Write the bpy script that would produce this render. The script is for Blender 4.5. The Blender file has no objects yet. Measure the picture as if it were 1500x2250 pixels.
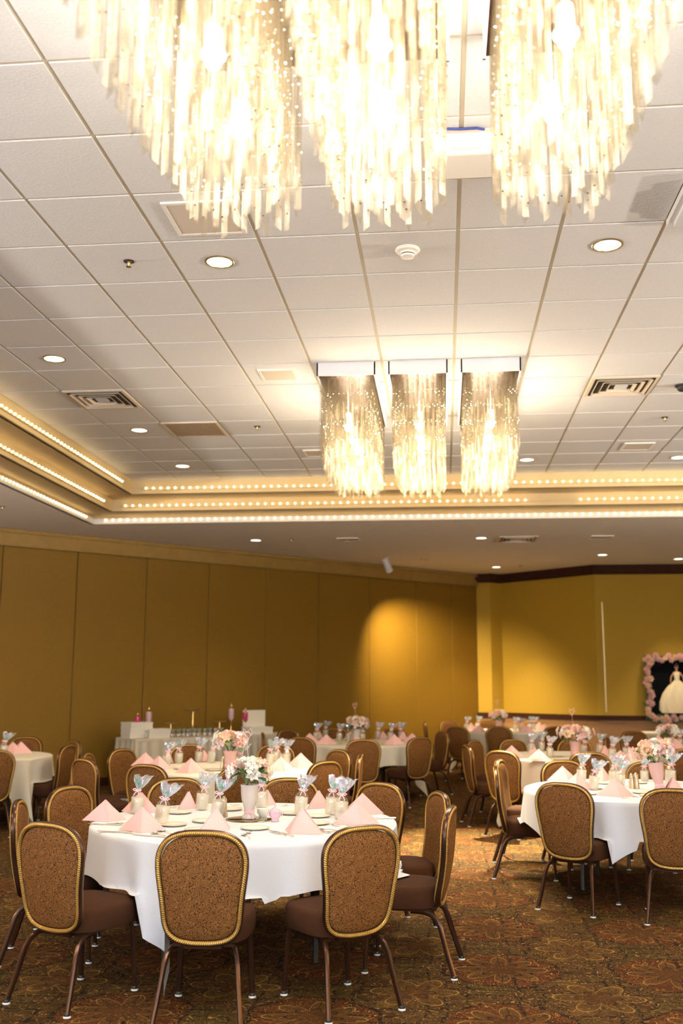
import bpy, math, random
from math import sin, cos, pi, radians, sqrt, atan2
from mathutils import Vector, Matrix
random.seed(7)
S = bpy.context.scene
COL = S.collection

# ------------------------------------------------------------------ camera
EYE = 1.55; FPX = 2196.5; YAW = -.1012; PITCH = .1692; ROLL = -.0035
cd = bpy.data.cameras.new('camera'); cam = bpy.data.objects.new('camera', cd); COL.objects.link(cam)
F0 = Vector((sin(YAW), cos(YAW), 0)); R0 = Vector((cos(YAW), -sin(YAW), 0)); U0 = Vector((0, 0, 1))
FW = F0*cos(PITCH)+U0*sin(PITCH); UP = -F0*sin(PITCH)+U0*cos(PITCH)
R1 = R0*cos(ROLL)-UP*sin(ROLL); U1 = R0*sin(ROLL)+UP*cos(ROLL)
m = Matrix((R1, U1, -FW)).transposed().to_4x4(); m.translation = (0, 0, EYE); cam.matrix_world = m
cd.sensor_fit = 'HORIZONTAL'; cd.sensor_width = 24; cd.lens = FPX*24/1500
cd.dof.use_dof = True; cd.dof.focus_distance = 5.9; cd.dof.aperture_fstop = 1.9; cd.clip_start = .05
S.camera = cam
def ray(u, v):
    a, b = u-750, 1125-v; c, s = cos(-ROLL), sin(-ROLL); a, b = a*c-b*s, a*s+b*c
    return FW+R0*(a/FPX)+UP*(b/FPX)
def at(u, v, z):            # the point of the horizontal plane z that the eye sees in direction (u, v)
    d = ray(u, v); t = (z-EYE)/d.z
    return Vector((d.x*t, d.y*t, z))

# ------------------------------------------------------------------ colour, world, lights
S.view_settings.view_transform = 'Standard'; S.view_settings.look = 'None'
S.view_settings.gamma = 1; S.view_settings.use_curve_mapping = False
S.view_settings.exposure = 1.15
S.cycles.transparent_max_bounces = 28; S.cycles.max_bounces = 7; S.cycles.diffuse_bounces = 4
S.cycles.glossy_bounces = 3; S.cycles.transmission_bounces = 4
S.cycles.caustics_reflective = False; S.cycles.caustics_refractive = False
S.cycles.sample_clamp_indirect = 4.0
w = bpy.data.worlds.new('sky'); S.world = w; w.use_nodes = True
w.node_tree.nodes['Background'].inputs[0].default_value = (.55, .68, 1, 1); w.node_tree.nodes['Background'].inputs[1].default_value = 1.0
WARM = (1, .76, .50); DAY = (.70, .83, 1)
def lamp(name, kind, loc, energy, color, size=.1, aim=None, parent=None, **kw):
    l = bpy.data.lights.new(name, kind); l.energy = energy; l.color = color
    if kind == 'AREA': l.shape = 'RECTANGLE'; l.size = size; l.size_y = kw.get('size_y', size)
    else: l.shadow_soft_size = size
    if kind == 'SPOT': l.spot_size = kw.get('angle', 1.6); l.spot_blend = kw.get('blend', .6)
    o = bpy.data.objects.new(name, l); COL.objects.link(o); o.location = loc
    if aim is not None: o.rotation_euler = (Vector(aim)-Vector(loc)).to_track_quat('-Z', 'Y').to_euler()
    if parent: o.parent = parent
    return o
# daylight lamps tilted up at the ceiling; their unseen windows are added
lamp('window_daylight', 'AREA', (-3.6, -4.6, 1.9), 250, DAY, 3.4, (-3.4, -2.2, 4.9), size_y=2.5)
lamp('window_daylight', 'AREA', (2.6, -4.6, 1.9), 250, DAY, 3.4, (2.2, -2.2, 4.9), size_y=2.5)

# ------------------------------------------------------------------ materials
class N:                     # tiny expression wrapper over Math nodes
    nt = None
    def __init__(s, v): s.v = v
    @staticmethod
    def op(o, *a):
        n = N.nt.nodes.new('ShaderNodeMath'); n.operation = o
        for i, x in enumerate(a):
            x = x.v if isinstance(x, N) else x
            if isinstance(x, (int, float)): n.inputs[i].default_value = x
            else: N.nt.links.new(x, n.inputs[i])
        return N(n.outputs[0])
    def __add__(s, o): return N.op('ADD', s, o)
    def __radd__(s, o): return N.op('ADD', o, s)
    def __sub__(s, o): return N.op('SUBTRACT', s, o)
    def __rsub__(s, o): return N.op('SUBTRACT', o, s)
    def __mul__(s, o): return N.op('MULTIPLY', s, o)
    def __rmul__(s, o): return N.op('MULTIPLY', o, s)
    def __truediv__(s, o): return N.op('DIVIDE', s, o)
    def abs(s): return N.op('ABSOLUTE', s)
    def fract(s): return N.op('FRACT', s)
    def lt(s, o): return N.op('LESS_THAN', s, o)
    def gt(s, o): return N.op('GREATER_THAN', s, o)
    def mx(s, o): return N.op('MAXIMUM', s, o)
    def mn(s, o): return N.op('MINIMUM', s, o)
M = {}
def mat(name, col, rough=.6, metal=0, **k):
    m = bpy.data.materials.new(name); m.use_nodes = True
    b = m.node_tree.nodes['Principled BSDF']
    b.inputs['Base Color'].default_value = (*col, 1); b.inputs['Roughness'].default_value = rough; b.inputs['Metallic'].default_value = metal
    for a, v in k.items(): b.inputs[a.replace('_', ' ')].default_value = v
    M[name] = m; return m
def NT(m): return m.node_tree, m.node_tree.nodes, m.node_tree.links
def texco(m, kind='Object', scale=(1, 1, 1)):
    nt, n, l = NT(m); t = n.new('ShaderNodeTexCoord'); mp = n.new('ShaderNodeMapping'); mp.inputs['Scale'].default_value = scale
    l.new(t.outputs[kind], mp.inputs[0]); return mp.outputs[0]
def noise(m, co, scale, detail=3, rough=.5):
    nt, n, l = NT(m); t = n.new('ShaderNodeTexNoise'); t.inputs['Scale'].default_value = scale; t.inputs['Detail'].default_value = detail; t.inputs['Roughness'].default_value = rough
    l.new(co, t.inputs['Vector']); return t.outputs['Fac']
def ramp(m, fac, stops, interp='LINEAR'):
    nt, n, l = NT(m); r = n.new('ShaderNodeValToRGB'); r.color_ramp.interpolation = interp
    e = r.color_ramp.elements
    e[0].position, e[0].color = stops[0][0], (*stops[0][1], 1); e[1].position, e[1].color = stops[-1][0], (*stops[-1][1], 1)
    for p, c in stops[1:-1]:
        x = e.new(p); x.color = (*c, 1)
    l.new(fac, r.inputs[0]); return r.outputs[0]
def bump(m, h, strength=.3, dist=.005):
    nt, n, l = NT(m); b = n.new('ShaderNodeBump'); b.inputs['Strength'].default_value = strength; b.inputs['Distance'].default_value = dist
    l.new(h, b.inputs['Height']); l.new(b.outputs[0], n['Principled BSDF'].inputs['Normal'])
def setcol(m, out): NT(m)[2].new(out, NT(m)[1]['Principled BSDF'].inputs['Base Color'])
def noisy(name, c1, c2, scale, rough=.6, metal=0, b=0, bd=.003, stretch=(1, 1, 1), detail=3, **k):
    m = mat(name, c1, rough, metal, **k); co = texco(m, 'Object', stretch); f = noise(m, co, scale, detail)
    setcol(m, ramp(m, f, [(.35, c1), (.65, c2)]))
    if b: bump(m, f, b, bd)
    return m
noisy('ceiling_tile', (.63, .63, .635), (.67, .67, .675), 60, .9, b=.5, bd=.004, stretch=(1, 1.6, 1), detail=6)
mat('grid_bar', (.56, .49, .37), .6)
noisy('gypsum', (.88, .83, .77), (.90, .85, .79), 5, .85)
noisy('cove_paint', (.60, .46, .25), (.63, .49, .27), 4, .7)
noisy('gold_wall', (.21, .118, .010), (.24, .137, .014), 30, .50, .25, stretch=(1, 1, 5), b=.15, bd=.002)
noisy('track_paint', (.30, .19, .05), (.34, .22, .06), 6, .45, .2)
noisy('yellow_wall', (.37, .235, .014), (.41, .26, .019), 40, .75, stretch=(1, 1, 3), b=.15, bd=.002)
noisy('dado_wall', (.30, .16, .07), (.34, .19, .09), 30, .7)
noisy('dark_wood', (.030, .010, .006), (.045, .016, .008), 8, .7, stretch=(1, 1, 6), Specular_IOR_Level=.15)
mat('seam', (.10, .06, .02), .7)
mat('white_metal', (.66, .67, .69), .4); mat('white_plastic', (.80, .77, .72), .45)
mat('brass_trim', (.55, .43, .22), .3, .9)
mat('vent_metal', (.70, .60, .48), .5); mat('vent_dark', (.035, .03, .02), .7); mat('grille', (.50, .38, .26), .6)
mat('speaker_grille', (.60, .53, .44), .7)
mat('black_plastic', (.02, .02, .02), .5); mat('blue_tape', (.02, .04, .30), .5)
noisy('seat_fabric', (.040, .016, .007), (.052, .021, .010), 250, .9, b=.2, bd=.001, Specular_IOR_Level=.12)
def emis(name, col, st):
    m = mat(name, (0, 0, 0), .5); b = m.node_tree.nodes['Principled BSDF']
    b.inputs['Emission Color'].default_value = (*col, 1); b.inputs['Emission Strength'].default_value = st; return m
emis('marquee_bulb', (1, .74, .36), 8); emis('lens_glow', (1, .93, .74), 2.2); emis('chandelier_bulb', (1, .86, .62), 9)
emis('green_led', (.4, 1, .6), 3)
for nm in ('green_led',): M[nm].cycles.emission_sampling = 'NONE'
# brocade of the chair backs: little scrolls, bronze on brown
def brocade():
    m = mat('brocade', (.2, .1, .04), .75, Specular_IOR_Level=.2); co = texco(m, 'Object', (1, 1, 1)); nt, n, l = NT(m)
    v = n.new('ShaderNodeTexVoronoi'); v.inputs['Scale'].default_value = 70; v.feature = 'F1'; l.new(co, v.inputs['Vector'])
    v2 = n.new('ShaderNodeTexNoise'); v2.inputs['Scale'].default_value = 95; v2.inputs['Detail'].default_value = 1; v2.inputs['Distortion'].default_value = 1.8; l.new(co, v2.inputs['Vector'])
    N.nt = nt
    f = ((N(v.outputs['Distance'])*2.6+N(v2.outputs['Fac'])*1.1).fract()-.5).abs()
    setcol(m, ramp(m, f.v, [(.15, (.034, .012, .004)), (.24, (.215, .095, .024))])); bump(m, f.v, .25, .001)
    return m
brocade()
def rope():
    m = mat('gold_rope', (.5, .3, .08), .38, .55); co = texco(m, 'UV', (1, 1, 1)); nt, n, l = NT(m); N.nt = nt
    sp = n.new('ShaderNodeSeparateXYZ'); l.new(co, sp.inputs[0])
    f = ((N(sp.outputs[0])*100+N(sp.outputs[1])*2).fract()-.5).abs()
    setcol(m, ramp(m, f.v, [(.08, (.16, .08, .02)), (.3, (.62, .38, .09))])); bump(m, f.v, .7, .003)
rope()
noisy('bronze', (.060, .028, .017), (.075, .036, .020), 10, .28, .75)
mat('ferrule', (.015, .013, .012), .4); mat('foot_glide', (.62, .64, .62), .4)
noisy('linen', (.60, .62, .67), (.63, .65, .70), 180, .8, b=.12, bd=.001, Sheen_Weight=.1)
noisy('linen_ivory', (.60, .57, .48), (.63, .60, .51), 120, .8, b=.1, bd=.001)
noisy('napkin_pink', (.72, .42, .41), (.75, .46, .45), 200, .8, b=.15, bd=.001, Subsurface_Weight=.05)
mat('china', (.85, .82, .74), .2); mat('china_gold', (.6, .42, .15), .3, .9)
mat('silver', (.78, .74, .68), .18, 1); mat('champagne_metal', (.62, .53, .36), .3, .9)
mat('gold', (.85, .58, .22), .25, 1); mat('mirror', (.40, .32, .20), .06, 1)
mat('ribbon_pink', (.85, .48, .52), .35, Sheen_Weight=.3)
mat('vase_glass', (.86, .76, .70), .35, Transmission_Weight=.35, Subsurface_Weight=.1)
mat('pink_vase_glass', (.86, .55, .52), .3, Transmission_Weight=.3)
mat('pink_glass', (.95, .68, .80), .15, Transmission_Weight=.35)
mat('cherry_glass', (.75, .06, .22), .15, Transmission_Weight=.3)
for nm, c in (('petal_white', (.86, .82, .74)), ('petal_blush', (.84, .55, .50)), ('petal_peach', (.86, .62, .44)), ('petal_lilac', (.80, .62, .68))):
    noisy(nm, c, tuple(min(1, x*1.06) for x in c), 60, .7, Subsurface_Weight=.1)
noisy('leaf_green', (.03, .08, .02), (.07, .15, .03), 30, .5); noisy('leaf_lime', (.22, .34, .05), (.30, .42, .08), 30, .5)
mat('candy_pastel', (.92, .84, .62), .4); mat('candy_pink', (.92, .66, .62), .4); mat('candy_green', (.74, .88, .62), .4)
mat('white_card', (.80, .78, .70), .7); mat('card_shade', (.55, .52, .44), .8)
mat('purple_flower', (.45, .05, .22), .6); mat('poster_black', (.004, .005, .007), .9, Specular_IOR_Level=.05)
noisy('gown_tulle', (.80, .70, .45), (.86, .78, .58), 14, .8, stretch=(3, 3, .6)); mat('skin', (.50, .27, .15), .6); mat('hair', (.05, .03, .02), .5)
mat('wire_pink', (.75, .45, .42), .4, .3); mat('table_black', (.015, .013, .012), .5); mat('table_wood', (.20, .13, .07), .6)
mat('glass_pane', (.9, .95, 1), .02, Transmission_Weight=1)
def shell(name, col, trans, tint=None, rough=.12, irid=False, gw=.35, gc=None):
    m = bpy.data.materials.new(name); m.use_nodes = True; nt, n, l = NT(m)
    out = n['Material Output']; n.remove(n['Principled BSDF'])
    tr = n.new('ShaderNodeBsdfTransparent'); tr.inputs[0].default_value = (*(tint or (1, 1, 1)), 1)
    gl = n.new('ShaderNodeBsdfGlossy'); gl.inputs['Roughness'].default_value = rough; gl.inputs['Color'].default_value = (*(gc or (1, .95, .86)), 1)
    tl = n.new('ShaderNodeBsdfTranslucent'); tl.inputs[0].default_value = (*col, 1)
    df = n.new('ShaderNodeBsdfDiffuse'); df.inputs[0].default_value = (*col, 1)
    a = n.new('ShaderNodeMixShader'); a.inputs[0].default_value = .5; l.new(tl.outputs[0], a.inputs[1]); l.new(df.outputs[0], a.inputs[2])
    b = n.new('ShaderNodeMixShader'); b.inputs[0].default_value = gw; l.new(a.outputs[0], b.inputs[1]); l.new(gl.outputs[0], b.inputs[2])
    c = n.new('ShaderNodeMixShader'); c.inputs[0].default_value = trans; l.new(b.outputs[0], c.inputs[1]); l.new(tr.outputs[0], c.inputs[2])
    l.new(c.outputs[0], out.inputs[0])
    if irid:
        t = n.new('ShaderNodeTexCoord'); ns = n.new('ShaderNodeTexNoise'); ns.inputs['Scale'].default_value = 22; l.new(t.outputs['Object'], ns.inputs['Vector'])
        lw = n.new('ShaderNodeLayerWeight'); N.nt = nt
        f = (N(lw.outputs['Facing'])*.9+N(ns.outputs['Fac'])*1.6).fract()
        r = n.new('ShaderNodeValToRGB'); e = r.color_ramp.elements
        e[0].color = (.22, .80, .66, 1); e[1].color = (.92, .96, .94, 1); x = e.new(.3); x.color = (.62, .90, .86, 1); x = e.new(.62); x.color = (.90, .95, .93, 1); x = e.new(.8); x.color = (.66, .62, .92, 1)
        l.new(f.v, r.inputs[0]); l.new(r.outputs[0], gl.inputs['Color']); l.new(r.outputs[0], df.inputs[0]); l.new(r.outputs[0], tl.inputs[0])
    M[name] = m; return m
shell('acrylic', (.20, .162, .104), .79, (1, .997, .99), .13, gw=.24, gc=(.48, .44, .36))
shell('cellophane', (.8, .9, .9), .45, (1, 1, 1), .12, True, .5)
shell('clear_wrap', (.95, .97, .95), .90, (1, 1, 1), .08, False, .6)
shell('jar_glass', (1, 1, .95), .50, (1, 1, .98), .08, gw=.45)
shell('window_glass', (.8, .9, 1), .9, None, .05)

# carpet: ornate medallions, four and eight petalled flowers, gold scrolls on rust, olive and brown
def carpet():
    m = mat('carpet', (.1, .05, .02), .95, Specular_IOR_Level=.1); nt, n, l = NT(m); N.nt = nt
    t = n.new('ShaderNodeTexCoord'); co = t.outputs['Object']
    nz = n.new('ShaderNodeTexNoise'); nz.inputs['Scale'].default_value = 3.2; nz.inputs['Detail'].default_value = 2; l.new(co, nz.inputs['Vector'])
    sc = n.new('ShaderNodeSeparateColor'); l.new(nz.outputs['Color'], sc.inputs[0])
    sp = n.new('ShaderNodeSeparateXYZ'); l.new(co, sp.inputs[0])
    X = N(sp.outputs[0])+(N(sc.outputs[0])-.5)*.07; Y = N(sp.outputs[1])+(N(sc.outputs[1])-.5)*.07
    T = .92
    def cell(ox, oy):
        px = ((X-ox)/T).fract()-.5; py = ((Y-oy)/T).fract()-.5
        r = N.op('SQRT', px*px+py*py); a = N.op('ARCTAN2', py, px); return px, py, r, a
    px, py, r, a = cell(.29-.46, 5.9-.46); qx, qy, s, b = cell(.75-.46, 5.44-.46)
    octa = px.abs().mx(py.abs()).mx((px.abs()+py.abs())*.72)
    octb = qx.abs().mx(qy.abs()).mx((qx.abs()+qy.abs())*.72)
    def petals(r, a, k, R, wd):
        e = r-R*(.35+.65*N.op('COSINE', a*k).abs()); return e.abs().lt(wd), e.lt(0)
    l1, f1 = petals(r, a, 4, .27, .006); l2, f2 = petals(r, a, 4, .15, .006); l3, f3 = petals(s, b, 3, .25, .006); l4, f4 = petals(s, b, 3, .12, .005)
    # scrolls
    w1 = n.new('ShaderNodeTexNoise'); w1.inputs['Scale'].default_value = 9; w1.inputs['Distortion'].default_value = 2.2; w1.inputs['Detail'].default_value = 1; l.new(co, w1.inputs['Vector'])
    scroll = ((N(w1.outputs['Fac'])*6).fract()-.5).abs().lt(.05)
    w2 = n.new('ShaderNodeTexNoise'); w2.inputs['Scale'].default_value = 2.3; l.new(co, w2.inputs['Vector'])
    pile = n.new('ShaderNodeTexNoise'); pile.inputs['Scale'].default_value = 230; pile.inputs['Detail'].default_value = 2; l.new(co, pile.inputs['Vector'])
    def rgb(c):
        x = n.new('ShaderNodeRGB'); x.outputs[0].default_value = (*c, 1); return x.outputs[0]
    def mix(f, A, B):
        x = n.new('ShaderNodeMix'); x.data_type = 'RGBA'; f = f.v if isinstance(f, N) else f
        if isinstance(f, float): x.inputs[0].default_value = f
        else: l.new(f, x.inputs[0])
        l.new(A, x.inputs[6]); l.new(B, x.inputs[7]); return x.outputs[2]
    brown, dark, rust, olive, tan, gold = (rgb(c) for c in ((.042, .020, .006), (.012, .006, .003), (.055, .015, .004), (.037, .023, .006), (.070, .036, .009), (.27, .155, .036)))
    c = mix(N(w2.outputs['Fac']).gt(.52), brown, olive)
    c = mix(octa.lt(.34), c, rust); c = mix(octb.lt(.30), c, brown)
    c = mix((octa-.34).abs().lt(.012), c, dark); c = mix((octb-.30).abs().lt(.010), c, dark)
    # square tiles on the other corners
    gx, gy, g, _ = cell(.29, 5.9+.0)
    hx = ((X+.06)/(T*.5)).fract()-.5; hy = ((Y+.06)/(T*.5)).fract()-.5
    sq = hx.abs().mx(hy.abs())
    c = mix((sq-.40).abs().lt(.02), c, dark)
    c = mix((hx.abs().lt(.12))*(hy.abs().lt(.12))*(octa.gt(.34)), c, tan)
    c = mix(scroll*octa.gt(.2), c, gold)
    c = mix(f1*.55, c, tan); c = mix(f2*.5, c, rust); c = mix(f3*.5, c, tan); c = mix(f4*.5, c, rust); c = mix(scroll*.5, c, gold)
    for q in (l1, l3): c = mix(q*.8, c, gold)
    for q in (l2, l4): c = mix(q, c, dark)
    c = mix((N.op('SINE', a*8).abs().lt(.10))*f1, c, dark)
    c = mix((N(pile.outputs['Fac'])-.35)*.9, c, dark)
    setcol(m, c); bump(m, pile.outputs['Fac'], .5, .004); return m
carpet()

# ------------------------------------------------------------------ mesh helpers
class MB:
    def __init__(s): s.v = []; s.f = []; s.uv = []; s.mi = []
    def add(s, vs, fs, mi=0, uv=None):
        k = len(s.v); s.v += [tuple(p) for p in vs]
        for i, f in enumerate(fs): s.f.append([k+j for j in f]); s.mi.append(mi); s.uv.append(uv[i] if uv else None)
        return s
    def box(s, c, d, rz=0, mi=0):
        x, y, z = d[0]/2, d[1]/2, d[2]/2; ca, sa = cos(rz), sin(rz); vs = []
        for a, b, e in ((-x, -y, -z), (x, -y, -z), (x, y, -z), (-x, y, -z), (-x, -y, z), (x, -y, z), (x, y, z), (-x, y, z)):
            vs.append((c[0]+a*ca-b*sa, c[1]+a*sa+b*ca, c[2]+e))
        return s.add(vs, [(0, 3, 2, 1), (4, 5, 6, 7), (0, 1, 5, 4), (1, 2, 6, 5), (2, 3, 7, 6), (3, 0, 4, 7)], mi)
    def rings(s, R, closed=True, cap0=True, cap1=True, mi=0):
        n = len(R[0]); vs = [p for r in R for p in r]; fs = []
        for i in range(len(R)-1):
            for j in range(n if closed else n-1):
                k = (j+1) % n; fs.append((i*n+j, i*n+k, (i+1)*n+k, (i+1)*n+j))
        if cap0: fs.append(tuple(range(n))[::-1])
        if cap1: fs.append(tuple(range((len(R)-1)*n, len(R)*n)))
        return s.add(vs, fs, mi)
    def lathe(s, prof, n=24, c=(0, 0, 0), flute=0, fa=0, mi=0, cap0=True, cap1=True):
        R = []
        for r, z in prof:
            R.append([(c[0]+r*(1+fa*cos(flute*2*pi*j/n))*cos(2*pi*j/n), c[1]+r*(1+fa*cos(flute*2*pi*j/n))*sin(2*pi*j/n), c[2]+z) for j in range(n)])
        return s.rings(R, True, cap0, cap1, mi)
    def tube(s, pts, rad, n=8, closed=False, uvs=False, flat=1, mi=0):
        P = [Vector(p) for p in pts]; m = len(P); R = []; L = 0; Ls = []
        up = Vector((0, 0, 1)); pn = None
        for i, p in enumerate(P):
            if closed: t = (P[(i+1) % m]-P[i-1])
            else: t = P[min(i+1, m-1)]-P[max(i-1, 0)]
            t.normalize()
            if pn is None:
                q = Vector((0, 1, 0)) if abs(t.y) < .9 else Vector((1, 0, 0)); nn = (q-t*q.dot(t)).normalized()
            else: nn = (pn-t*pn.dot(t)).normalized()
            pn = nn; b = t.cross(nn); r = rad[i] if isinstance(rad, (list, tuple)) else rad
            R.append([p+nn*(r*cos(2*pi*j/n)*flat)+b*(r*sin(2*pi*j/n)) for j in range(n)])
            Ls.append(L); L += (P[(i+1) % m]-p).length
        vs = [v for r in R for v in r]; fs = []; uv = []
        for i in range(m if closed else m-1):
            for j in range(n):
                k = (j+1) % n; i2 = (i+1) % m
                fs.append((i*n+j, i*n+k, i2*n+k, i2*n+j)); l1 = Ls[i+1] if i+1 < m else L
                uv.append(((Ls[i], j/n), (Ls[i], (j+1)/n), (l1, (j+1)/n), (l1, j/n)))
        if not closed:
            fs += [tuple(range(n))[::-1], tuple(range((m-1)*n, m*n))]; uv += [None, None]
        return s.add(vs, fs, mi, uv)
    def sphere(s, c, r, n=12, k=8, sx=1, sy=1, sz=1, mi=0):
        return s.rings([[(c[0]+r*sx*sin(pi*i/k)*cos(2*pi*j/n), c[1]+r*sy*sin(pi*i/k)*sin(2*pi*j/n), c[2]+r*sz*cos(pi*i/k)) for j in range(n)] for i in [.25]+list(range(1, k))+[k-.25]], mi=mi)
    def build(s, name, mats, parent=None, smooth=True, me_only=False):
        me = bpy.data.meshes.new(name); me.from_pydata(s.v, [], s.f)
        ms = mats if isinstance(mats, (list, tuple)) else [mats]
        for x in ms: me.materials.append(M[x])
        if len(ms) > 1: me.polygons.foreach_set('material_index', s.mi)
        if any(s.uv):
            ul = me.uv_layers.new(name='UVMap')
            for p, u in zip(me.polygons, s.uv):
                if u:
                    for li, c in zip(p.loop_indices, u): ul.data[li].uv = c
        if smooth:
            me.polygons.foreach_set('use_smooth', [True]*len(me.polygons))
            try: me.set_sharp_from_angle(angle=radians(42))
            except Exception: pass
        me.update()
        if me_only: return me
        return link(name, me, parent)
def link(name, me, parent=None):
    o = bpy.data.objects.new(name, me); COL.objects.link(o)
    if parent: o.parent = parent
    return o
def empty(name, loc=(0, 0, 0), rz=0):
    o = bpy.data.objects.new(name, None); o.empty_display_size = .05; COL.objects.link(o); o.location = loc; o.rotation_euler = (0, 0, rz); return o
def tag(o, label, cat, group=None):
    o['label'] = label; o['category'] = cat
    if group: o['group'] = group
    return o
def struct(o): o['kind'] = 'structure'; return o
def copy_tree(o, parent=None):
    c = o.copy(); COL.objects.link(c); c.parent = parent
    for ch in list(o.children): copy_tree(ch, c)
    return c
PROTO = {}
def place(key, maker, loc, rz=0, scale=1, label=None, group=None):
    """first call builds the thing, later calls copy it with its parts"""
    if key not in PROTO: o = maker(); PROTO[key] = o
    else: o = copy_tree(PROTO[key])
    o.location = loc; o.rotation_euler = (0, 0, rz); o.scale = (scale,)*3
    if label: o['label'] = label
    if group: o['group'] = group
    return o
def dims(u, v, z): p = at(u, v, z); return p

# ================================================================== the room
ZC = 4.237; ZL = 3.78; G = .6096; GX = .1217; GY = 5.676
X0, X1, X2 = -4.14, -4.55, -4.97; Y0, Y1, Y2 = 12.87, 13.28, 13.70
XR0, XR1, XR2 = 6.2, 6.6, 7.0; YN0, YN1, YN2 = -1.6, -2.0, -2.4
K = 1.0276
WA = Vector((-6.47, 13.97)); WC = Vector((.69, 20.86)); WD = (WC-WA).normalized(); WN = Vector((WD.y, -WD.x))   # into the room
WL0 = WA-WD*3.2
P1 = Vector((.97, 20.80)); P2 = Vector((1.21, 20.99)); P3 = Vector((2.87, 19.38)); P4 = Vector((9.2, 19.36))
b = MB(); b.add([(-12, -5, 0), (9.2, -5, 0), (9.2, 22, 0), (-12, 22, 0)], [(0, 1, 2, 3)]); struct(b.build('floor', 'carpet', smooth=False))
# tiled upper ceiling: tegular tiles that hang just below the bars
b = MB(); nx0, nx1 = int((X0-GX)/G)-1, int((XR0-GX)/G)+1; ny0, ny1 = int((YN0-GY)/G)-1, int((Y0-GY)/G)+1
for i in range(nx0, nx1+1):
    for j in range(ny0, ny1+1):
        xa, xb = max(X0, GX+i*G+.012), min(XR0, GX+(i+1)*G-.012); ya, yb = max(YN0, GY+j*G+.012), min(Y0, GY+(j+1)*G-.012)
        if xb-xa > .02 and yb-ya > .02: b.box(((xa+xb)/2, (ya+yb)/2, ZC+.02), (xb-xa, yb-ya, .04))
b.box(((X0+XR0)/2, (YN0+Y0)/2, ZC+.030), (XR0-X0+.1, Y0-YN0+.1, .044), mi=1)
struct(b.build('ceiling', ['ceiling_tile', 'grid_bar'], smooth=False))
# stepped cove: three upright bands and two soffits round the tray
cz = [(X0, XR0, YN0, Y0, ZC+.04, 4.045), (X1, XR1, YN1, Y1, 4.045, 3.885), (X2, XR2, YN2, Y2, 3.885, ZL)]
b = MB(); t = .05
for i, (xa, xb, ya, yb, zt, zb) in enumerate(cz):
    zm = (zt+zb)/2; hh = zt-zb
    b.box(((xa+xb)/2, yb+t/2, zm), (xb-xa+2*t, t, hh)); b.box(((xa+xb)/2, ya-t/2, zm), (xb-xa+2*t, t, hh))
    b.box((xa-t/2, (ya+yb)/2, zm), (t, yb-ya, hh)); b.box((xb+t/2, (ya+yb)/2, zm), (t, yb-ya, hh))
    if i < 2:
        xc, xd, yc, yd = cz[i+1][:4]
        b.box(((xc+xd)/2, (yb+yd)/2+t/2, zb+.02), (xd-xc, yd-yb, .04)); b.box(((xc+xd)/2, (ya+yc)/2-t/2, zb+.02), (xd-xc, ya-yc, .04))
        b.box(((xa+xc)/2-t/2, (ya+yb)/2, zb+.02), (xa-xc, yb-ya+t, .04)); b.box(((xb+xd)/2+t/2, (ya+yb)/2, zb+.02), (xd-xb, yb-ya+t, .04))
struct(b.build('trim_1', 'cove_paint', smooth=False))
# lip moulding under the lowest lamp row
b = MB()
b.box(((X2+XR2)/2, Y2-.012, ZL+.03), (XR2-X2, .03, .075)); b.box((X2+.012, (YN2+Y2)/2, ZL+.03), (.03, Y2-YN2, .075))
b.box(((X2+XR2)/2, YN2+.012, ZL+.03), (XR2-X2, .03, .075)); b.box((XR2-.012, (YN2+Y2)/2, ZL+.03), (.03, Y2-YN2, .075))
struct(b.build('trim_2', 'white_plastic', smooth=False))
# lower ceiling ring
b = MB(); z = ZL+.04
b.box((-1.5, (Y2+.02+22)/2, z), (21, 22-Y2-.02, .08)); b.box((-1.5, (-5+YN2-.02)/2, z), (21, YN2-.02+5, .08))
b.box(((-12+X2-.02)/2, (YN2+Y2)/2, z), (X2-.02+12, Y2-YN2+.04, .08)); b.box(((XR2+.02+9.2)/2, (YN2+Y2)/2, z), (9.2-XR2-.02, Y2-YN2+.04, .08))
o = struct(b.build('ceiling', 'gypsum', smooth=False))
# walls
def wall(name, a, c, z0, z1, m, th=.15, side=1, seams=()):
    a = Vector(a); c = Vector(c); d = (c-a); L = d.length; d /= L; n = Vector((-d.y, d.x))*side
    b = MB(); mid = (a+c)/2+n*th/2; b.box((mid.x, mid.y, (z0+z1)/2), (L, th, z1-z0), atan2(d.y, d.x))
    return struct(b.build(name, m, smooth=False))
LW = (WC-WL0).length
b = MB(); ang = atan2(WD.y, WD.x)
def wp(s, off, z): p = WA+WD*s-WN*(-off); return (p.x, p.y, z)
sm = [-2.35, -1.14, .072, 1.233, 2.415, 3.57, 4.72, 5.87, 7.07, 8.25, 9.22, (WC-WA).length]
for s0, s1 in zip(sm[:-1], sm[1:]):      # folding partition: flat panels with open joints
    p = WA+WD*((s0+s1)/2)-WN*.03; b.box((p.x, p.y, 1.76), (s1-s0-.010, .06, 3.52), ang)
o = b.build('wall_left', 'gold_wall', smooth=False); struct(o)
md = o.modifiers.new('soft', 'BEVEL'); md.width = .006; md.segments = 2; md.limit_method = 'ANGLE'
b = MB(); p = WA+WD*((sm[0]+sm[-1])/2)-WN*.11; b.box((p.x, p.y, 1.89), (sm[-1]-sm[0]+1, .08, 3.78), ang); struct(b.build('wall_left', 'seam', smooth=False))
b = MB()                                   # track header on top of the partition
p = WA+WD*((sm[0]+sm[-1])/2); b.box((p.x, p.y, 3.65), (sm[-1]-sm[0], .10, .26), ang); q = p+WN*.06; b.box((q.x, q.y, 3.745), (sm[-1]-sm[0], .05, .05), ang)
b.box((q.x, q.y, 3.53), (sm[-1]-sm[0], .02, .012), ang)
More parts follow.
